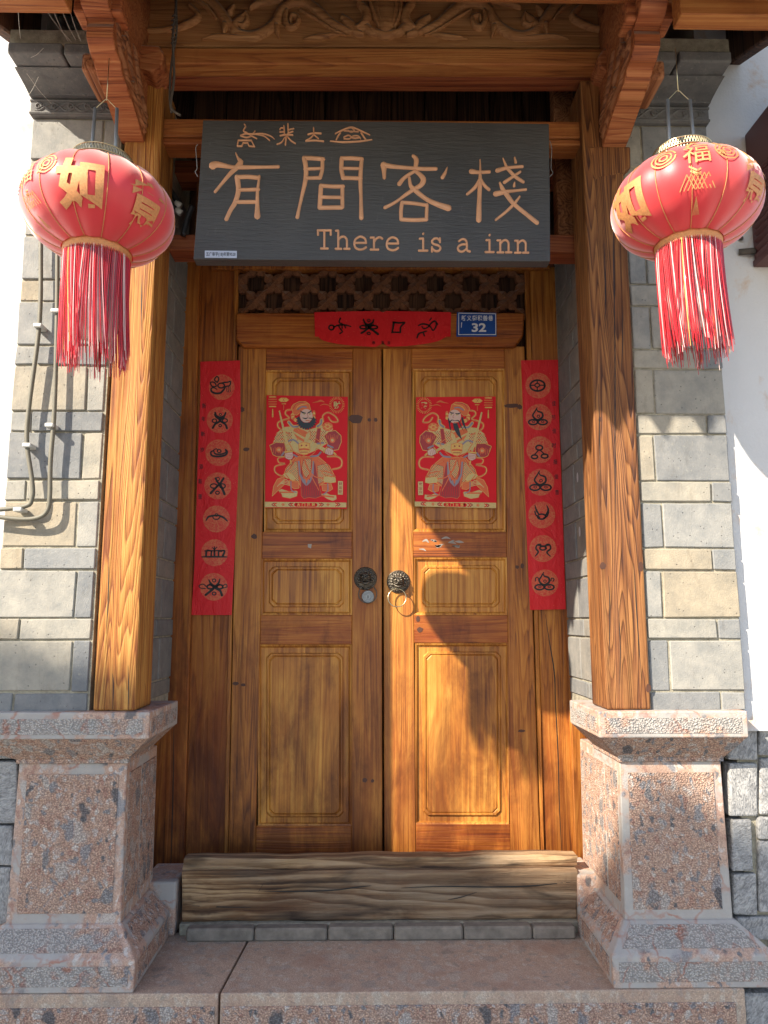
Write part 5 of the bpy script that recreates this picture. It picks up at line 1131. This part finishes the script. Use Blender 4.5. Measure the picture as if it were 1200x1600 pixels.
# ================================================================== LANTERNS
def ellp(az, lat, a, b, off=0.0):
    # lantern body: flattened globe with slightly pinched poles
    r = (a + off) * (math.cos(lat) ** 0.86 if math.cos(lat) > 0 else 0); z = (b + off) * math.sin(lat)
    return Vector((r * math.sin(az), -r * math.cos(az), z))
def lantern(loc, a, b, lab, glyphs, seed, tass, yaw=0.0):
    _at = lambda *A, **K: add_type(*A, fine=True, **K)
    rnd = random.Random(seed)
    t = thing('lantern', lab, 'lantern', tuple(loc), 'red silk lanterns hanging either side of the door'); t['local'] = 1
    NG = 14; lat0, lat1 = R(-66), R(69); NA, NL = NG * 6, 22
    bm = bmesh.new(); V = []
    for j in range(NL + 1):
        lat = lat0 + (lat1 - lat0) * j / NL; row = []
        for i in range(NA):
            az = 2 * math.pi * i / NA + yaw; ph = (i % 6) / 6
            row.append(bm.verts.new(ellp(az, lat, a, b, -0.0045 * abs(math.cos(math.pi * ph)) ** 3 * 1.0)))
        V.append(row)
    for j in range(NL):
        for i in range(NA): bm.faces.new((V[j][i], V[j][(i + 1) % NA], V[j + 1][(i + 1) % NA], V[j + 1][i]))
    link('silk_body', bm, M['cloth'], t, True)
    for g_ in range(NG):
        az = 2 * math.pi * g_ / NG + yaw; bm = bmesh.new(); tube(bm, [ellp(az, lat0 + (lat1 - lat0) * k / 16, a, b, -0.0025) for k in range(17)], 0.0012, 5, False); link('seam', bm, M['foil'], t, True)
    rt = ellp(0, lat1, a, b); r1 = -rt.y; zt = rt.z; rb_ = ellp(0, lat0, a, b); r0 = -rb_.y; zb = rb_.z
    bm = bmesh.new(); NC = 40
    for h, rr in ((zt - 0.004, r1 * 1.02), (zt + 0.018, r1 * 0.99), (zt + 0.040, r1 * 0.95)):
        tube(bm, [Vector((rr * math.cos(k * 2 * math.pi / NC), rr * math.sin(k * 2 * math.pi / NC), h)) for k in range(NC + 1)], 0.0022, 6, False)
    for k in range(64):
        a0 = k * 2 * math.pi / 64; a1 = a0 + 0.09
        tube(bm, [Vector((r1 * .98 * math.cos(a0), r1 * .98 * math.sin(a0), zt - .004)), Vector((r1 * .95 * math.cos(a1), r1 * .95 * math.sin(a1), zt + .040))], 0.0013, 4, False)
        tube(bm, [Vector((r1 * .98 * math.cos(a1), r1 * .98 * math.sin(a1), zt - .004)), Vector((r1 * .95 * math.cos(a0), r1 * .95 * math.sin(a0), zt + .040))], 0.0013, 4, False)
    lathe(bm, [(r1 * .80, zt + .012), (r1 * .80, zt + .014), (r1 * .2, zt + .016)], 32)
    link('top_collar', bm, M['brass'], t, True)
    bm = bmesh.new(); lathe(bm, [(r0 * .97, zb + 0.004), (r0 * .96, zb - 0.006), (r0 * .93, zb - 0.010), (r0 * .94, zb - 0.016), (r0 * .90, zb - 0.02)], 40); link('bottom_collar', bm, M['foil'], t, True)
    # two wire rods up to the hook
    for sx in (-1, 1):
        bm = bmesh.new(); tube(bm, [Vector((sx * 0.036, 0.0, zt + 0.0)), Vector((sx * 0.032, 0.0, zt + 0.205))], 0.0052, 8); link('rod', bm, M['steel'], t, True)
    bm = bmesh.new(); tube(bm, smooth_path([Vector((-0.032, 0, zt + 0.203)), Vector((-0.012, 0, zt + 0.225)), Vector((0, 0, zt + 0.235)), Vector((0.014, 0, zt + 0.222)), Vector((0.032, 0, zt + 0.203))], 3), 0.0012, 5); tube(bm, [Vector((0, 0, zt + .23)), Vector((0.0, 0.0, zt + .37))], 0.0012, 5)
    link('hanging_wire', bm, M['brass'], t, True)
    # gold characters and ornaments shaped over the silk
    def fl(x, y, l): return ellp(x / a * 1.0, y / b * 0.9, a, b, 0.0012 + 0.0005 * l)
    def fit(f): return lambda x, y, l: fl(x, -y, l)
    for kind, az, lat, size in glyphs:
        cx, cy = az * a, -lat * b / 0.9; bm = bmesh.new()
        if kind == 'knot':
            s_ = size; F = fit(None)
            for k in range(2): q = [(cx + s_ * (.56 - k * .07) * dx, cy - s_ * .12 + s_ * (.52 - k * .07) * dy) for dx, dy in ((0, -1), (1, 0), (0, 1), (-1, 0), (0, -1))]; [add_stroke(bm, [u_, v_], s_ * (.05 - .01 * k), F, 0, 0) for u_, v_ in zip(q, q[1:])]
            for sx in (-1, 1):
                for rr in (.24, .16, .08): add_stroke(bm, [(cx + sx * s_ * .62 + s_ * rr * math.cos(u_ * .5), cy - s_ * .18 + s_ * rr * math.sin(u_ * .5)) for u_ in range(13)], s_ * .035, F, 0, 0)
            for k in range(6):
                add_stroke(bm, [(cx - s_ * .2 + k * s_ * .08, cy + s_ * .38), (cx - s_ * .05 + k * s_ * .08, cy + s_ * .68)], s_ * .02, F, 0, 0); add_stroke(bm, [(cx + s_ * .2 - k * s_ * .08, cy + s_ * .38), (cx + s_ * .05 - k * s_ * .08, cy + s_ * .68)], s_ * .02, F, 0, 0)
            for k in range(7): add_stroke(bm, [(cx - s_ * .02, cy + s_ * .82), (cx + (k - 3) * s_ * .03, cy + s_ * 1.15)], s_ * .012, F, 0, 0)
            _at(bm, '福', cx, cy - s_ * .12, s_ * .50, s_ * .55, F, 3, 0, 0.0)
        else:
            _at(bm, kind, cx, cy, size, size * 1.15, fit(None), 1, 0, 0.045)
        link('gold_emblem' if kind == 'knot' else 'gold_character', bm, M['foil'], t)
    # fringe
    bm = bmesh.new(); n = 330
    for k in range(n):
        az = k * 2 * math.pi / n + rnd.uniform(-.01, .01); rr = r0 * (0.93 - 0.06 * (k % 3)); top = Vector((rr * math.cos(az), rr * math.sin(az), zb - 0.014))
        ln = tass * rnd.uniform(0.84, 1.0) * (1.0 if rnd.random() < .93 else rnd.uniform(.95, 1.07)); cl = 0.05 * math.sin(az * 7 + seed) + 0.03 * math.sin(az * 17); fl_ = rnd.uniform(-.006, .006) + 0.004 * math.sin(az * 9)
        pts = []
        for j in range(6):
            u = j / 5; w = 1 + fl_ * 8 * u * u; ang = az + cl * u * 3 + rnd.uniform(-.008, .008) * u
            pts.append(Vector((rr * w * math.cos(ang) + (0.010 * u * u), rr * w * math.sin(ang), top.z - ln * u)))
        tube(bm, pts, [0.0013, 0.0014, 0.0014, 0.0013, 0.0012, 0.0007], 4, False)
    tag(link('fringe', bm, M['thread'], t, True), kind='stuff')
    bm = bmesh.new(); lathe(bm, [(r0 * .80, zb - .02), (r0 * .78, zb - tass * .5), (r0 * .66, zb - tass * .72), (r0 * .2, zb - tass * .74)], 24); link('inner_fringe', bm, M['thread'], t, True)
    return t
def px_radius(w_px, p):
    d = (p - CAM); fwd = _M @ Vector((0, 0, -1)); return w_px / 2 / FPX * d.dot(fwd)
pL = P(156, 333, 2.00); pR = P(1071, 322, 1.90)
aL = px_radius(232, pL) * 0.985; aR = px_radius(228, pR) * 0.985
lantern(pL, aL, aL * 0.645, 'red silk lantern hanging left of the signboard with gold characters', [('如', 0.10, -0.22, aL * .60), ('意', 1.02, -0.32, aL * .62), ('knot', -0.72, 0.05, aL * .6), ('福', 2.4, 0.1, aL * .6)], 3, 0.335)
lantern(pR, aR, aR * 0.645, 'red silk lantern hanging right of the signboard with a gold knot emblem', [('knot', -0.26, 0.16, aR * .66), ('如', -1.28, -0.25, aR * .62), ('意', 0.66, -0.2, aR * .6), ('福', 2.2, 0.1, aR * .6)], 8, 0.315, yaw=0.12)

# ================================================================== PIPES, CABLES, BOX
cd = thing('cable_conduit', 'inner of the two khaki cable pipes bending left on the left brick pier', 'conduit', tuple(P(84, 640, 2.37)), 'khaki cable pipes on the left brick pier')
def conduit(o, pts, clips):
    bm = bmesh.new(); tube(bm, smooth_path([P(x, y, 2.368) for x, y in pts], 6), 0.0074, 10); link('pipe', bm, M['conduit'], o, True)
    for x, y in clips:
        c = P(x, y, 2.372); boxo('clip', c.x - .014, c.x + .014, 2.352, 2.40, c.z - .007, c.z + .007, M['clip'], o, 0.004, 2)
conduit(cd, [(92, 330), (90, 390), (89, 500), (85, 640), (79, 720), (78, 770), (75, 795), (62, 808), (30, 811), (-40, 803)], [(89, 488), (80, 666)])
cd2 = thing('cable_conduit', 'outer of the two khaki cable pipes bending left on the left brick pier', 'conduit', tuple(P(45, 640, 2.37)), 'khaki cable pipes on the left brick pier')
conduit(cd2, [(66, 330), (64, 375), (62, 500), (46, 630), (42, 690), (50, 750), (50, 778), (36, 792), (-40, 799)], [(62, 511), (45, 697), (31, 797)])
hc = bmesh.new(); tube(hc, smooth_path([P(x, y, 2.30) for x, y in [(277, -30), (274, 20), (270, 60), (272, 120), (267, 160), (270, 172), (282, 180)]], 5), 0.0045, 7); tube(hc, smooth_path([P(x, y, 2.31) for x, y in [(272, -30), (276, 30), (275, 58), (268, 100), (265, 150), (268, 176)]], 5), 0.004, 7)
for k in range(7): c = P(273 + random.uniform(-2, 2), 25 + k * 7, 2.296); tube(hc, [c + Vector((-.009, 0, -.002)), c + Vector((0, -.006, 0)), c + Vector((.009, 0, .002))], 0.0025, 5)
tag(link('hanging_cable', hc, M['cable'], None, True), 'dusty twisted cable dangling from the roof left above the signboard', 'cable')
bm = bmesh.new()
for q in ([(232, 262), (252, 275), (268, 300), (279, 318)], [(232, 280), (252, 295), (266, 318), (278, 330)], [(300, 322), (292, 345), (286, 368)]): tube(bm, smooth_path([P(x, y, 2.58) for x, y in q], 5), 0.011, 8)
bc = link('cable_bundle', bm, M['black'], None, True); tag(bc, 'black cables with pale ends in the gap between left lantern and signboard', 'cable')
for x, y in ((279, 320), (280, 331)):
    c = P(x, y, 2.58); bm = bmesh.new(); tube(bm, [c + Vector((-.010, 0, .008)), c + Vector((.008, 0, -.006))], 0.0125, 10); link('connector', bm, M['clip'], bc, True)

eb = thing('meter_box', 'maroon metal box with louvres on the white wall at the right edge', 'metal box', tuple(P(1178, 415, 2.43)))
p0 = P(1170, 212, 2.432); p1 = P(1178, 413, 2.432); bx = p1.x
boxo('housing', bx, bx + 0.5, 2.12, 2.43, p1.z, p0.z, M['maroonbox'], eb, 0.006, 2)
boxo('rim', bx - 0.004, bx + 0.5, 2.115, 2.432, p1.z - 0.012, p1.z + 0.012, M['maroonbox'], eb, 0.003)
zl = P(1180, 330, 2.40).z
for k in range(12):
    z = zl - 0.16 + k * 0.026; bm = bmesh.new(); loft(bm, [[(bx - .001, 2.26, z), (bx - .011, 2.26, z - .004), (bx - .001, 2.26, z - .013)], [(bx - .001, 2.40, z), (bx - .011, 2.40, z - .004), (bx - .001, 2.40, z - .013)]]); link('louvre', bm, M['maroonbox'], eb)
bm = bmesh.new(); c = P(1172, 390, 2.41); tube(bm, [c + Vector((-.03, .02, 0)), c + Vector((.02, 0, -.004))], 0.012, 8); tube(bm, [P(1158, 372, 2.43), P(1158, 372, 2.42)], 0.008, 8); link('wall_anchor', bm, M['cable'], eb, True)

cw = bmesh.new()
for a, b in (((70, 13, 2.05), (112, 66, 2.2)), ((82, 13, 2.05), (106, 64, 2.2)), ((96, 14, 2.05), (118, 62, 2.18)), ((108, 13, 2.05), (126, 64, 2.1)), ((28, 12, 2.05), (32, 60, 2.2)), ((42, 115, 2.24), (80, 162, 2.36)), ((48, 90, 2.2), (68, 75, 2.2)), ((44, 150, 2.36), (60, 120, 2.25))):
    A_, B_ = P(*a), P(*b); m_ = (A_ + B_) / 2 + Vector((0, 0, -.006)); tube(cw, smooth_path([A_, m_, B_], 4), 0.0006, 4)
tag(link('cobweb', cw, flat('cobweb', (0.6, 0.56, 0.48), 0.8)), 'pale cobweb threads strung between roof, left bracket and corbels', 'cobweb')
# screws in the plaster at left and brick marks
bm = bmesh.new(); 
for q in ([(1058 - 160, 753), (1058 - 160, 742)],): pass
bm.free()
# white paint dabs on the right reveal bricks
bm = bmesh.new()
for y, z in ((2.66, PZ(748, 2.7)), (2.80, PZ(745, 2.8)), (2.66, PZ(835, 2.7)), (2.80, PZ(830, 2.8))):
    bm.verts.ensure_lookup_table(); vs = [bm.verts.new((0.7975, y + 0.012 * math.cos(a), z + 0.02 * math.sin(a))) for a in [k * .6 for k in range(10)]]; bm.faces.new(vs)
tag(link('paint_dab', bm, flat('white paint dab', (0.45, 0.45, 0.45), 0.8), bpy.data.objects['brick_pier.001']), None)

# ================================================================== HOUSE ACROSS THE LANE (behind the camera: throws the shade on the step)
oh = thing('opposite_house', 'plastered house with a tiled roof across the lane from the gate', 'house', (-5, -4, 0))
OY = -3.6
def uw(px, py, Y, X=None):
    p = P(px, py, Y); return p
def cast(px, py, Y):
    p = P(px, py, Y); k = (Y - OY) / -SUN.y * -1; k = (Y - OY); return (p.x + SUN.x / -SUN.y * k * 1.0, p.z + SUN.z / -SUN.y * k)
top = [(-9.4, 8.66), (-9.2, 8.62), (-8.64, 8.53), (-8.3, 8.42), (-7.95, 8.40), (-7.7, 8.36), (-7.56, 8.14), (-7.0, 8.07), (-6.86, 7.98), (-6.74, 8.06), (-6.62, 8.17), (-6.5, 8.04), (-6.36, 7.99), (-6.1, 7.95)]
bm = bmesh.new(); loft(bm, [[(x, OY - .4, 0), (x, OY - 3, 0), (x, OY - 3, 7.0), (x, OY - .4, 7.0)] for x in (-9.35, -6.15)])
link('walls', bm, M['plaster'], oh)
bm = bmesh.new(); loft(bm, [[(x, y, z) for x, z in top] + [(top[-1][0], y, 7.005), (top[0][0], y, 7.005)] for y in (OY, OY - 3.3)]); link('roof', bm, M['tile'], oh)
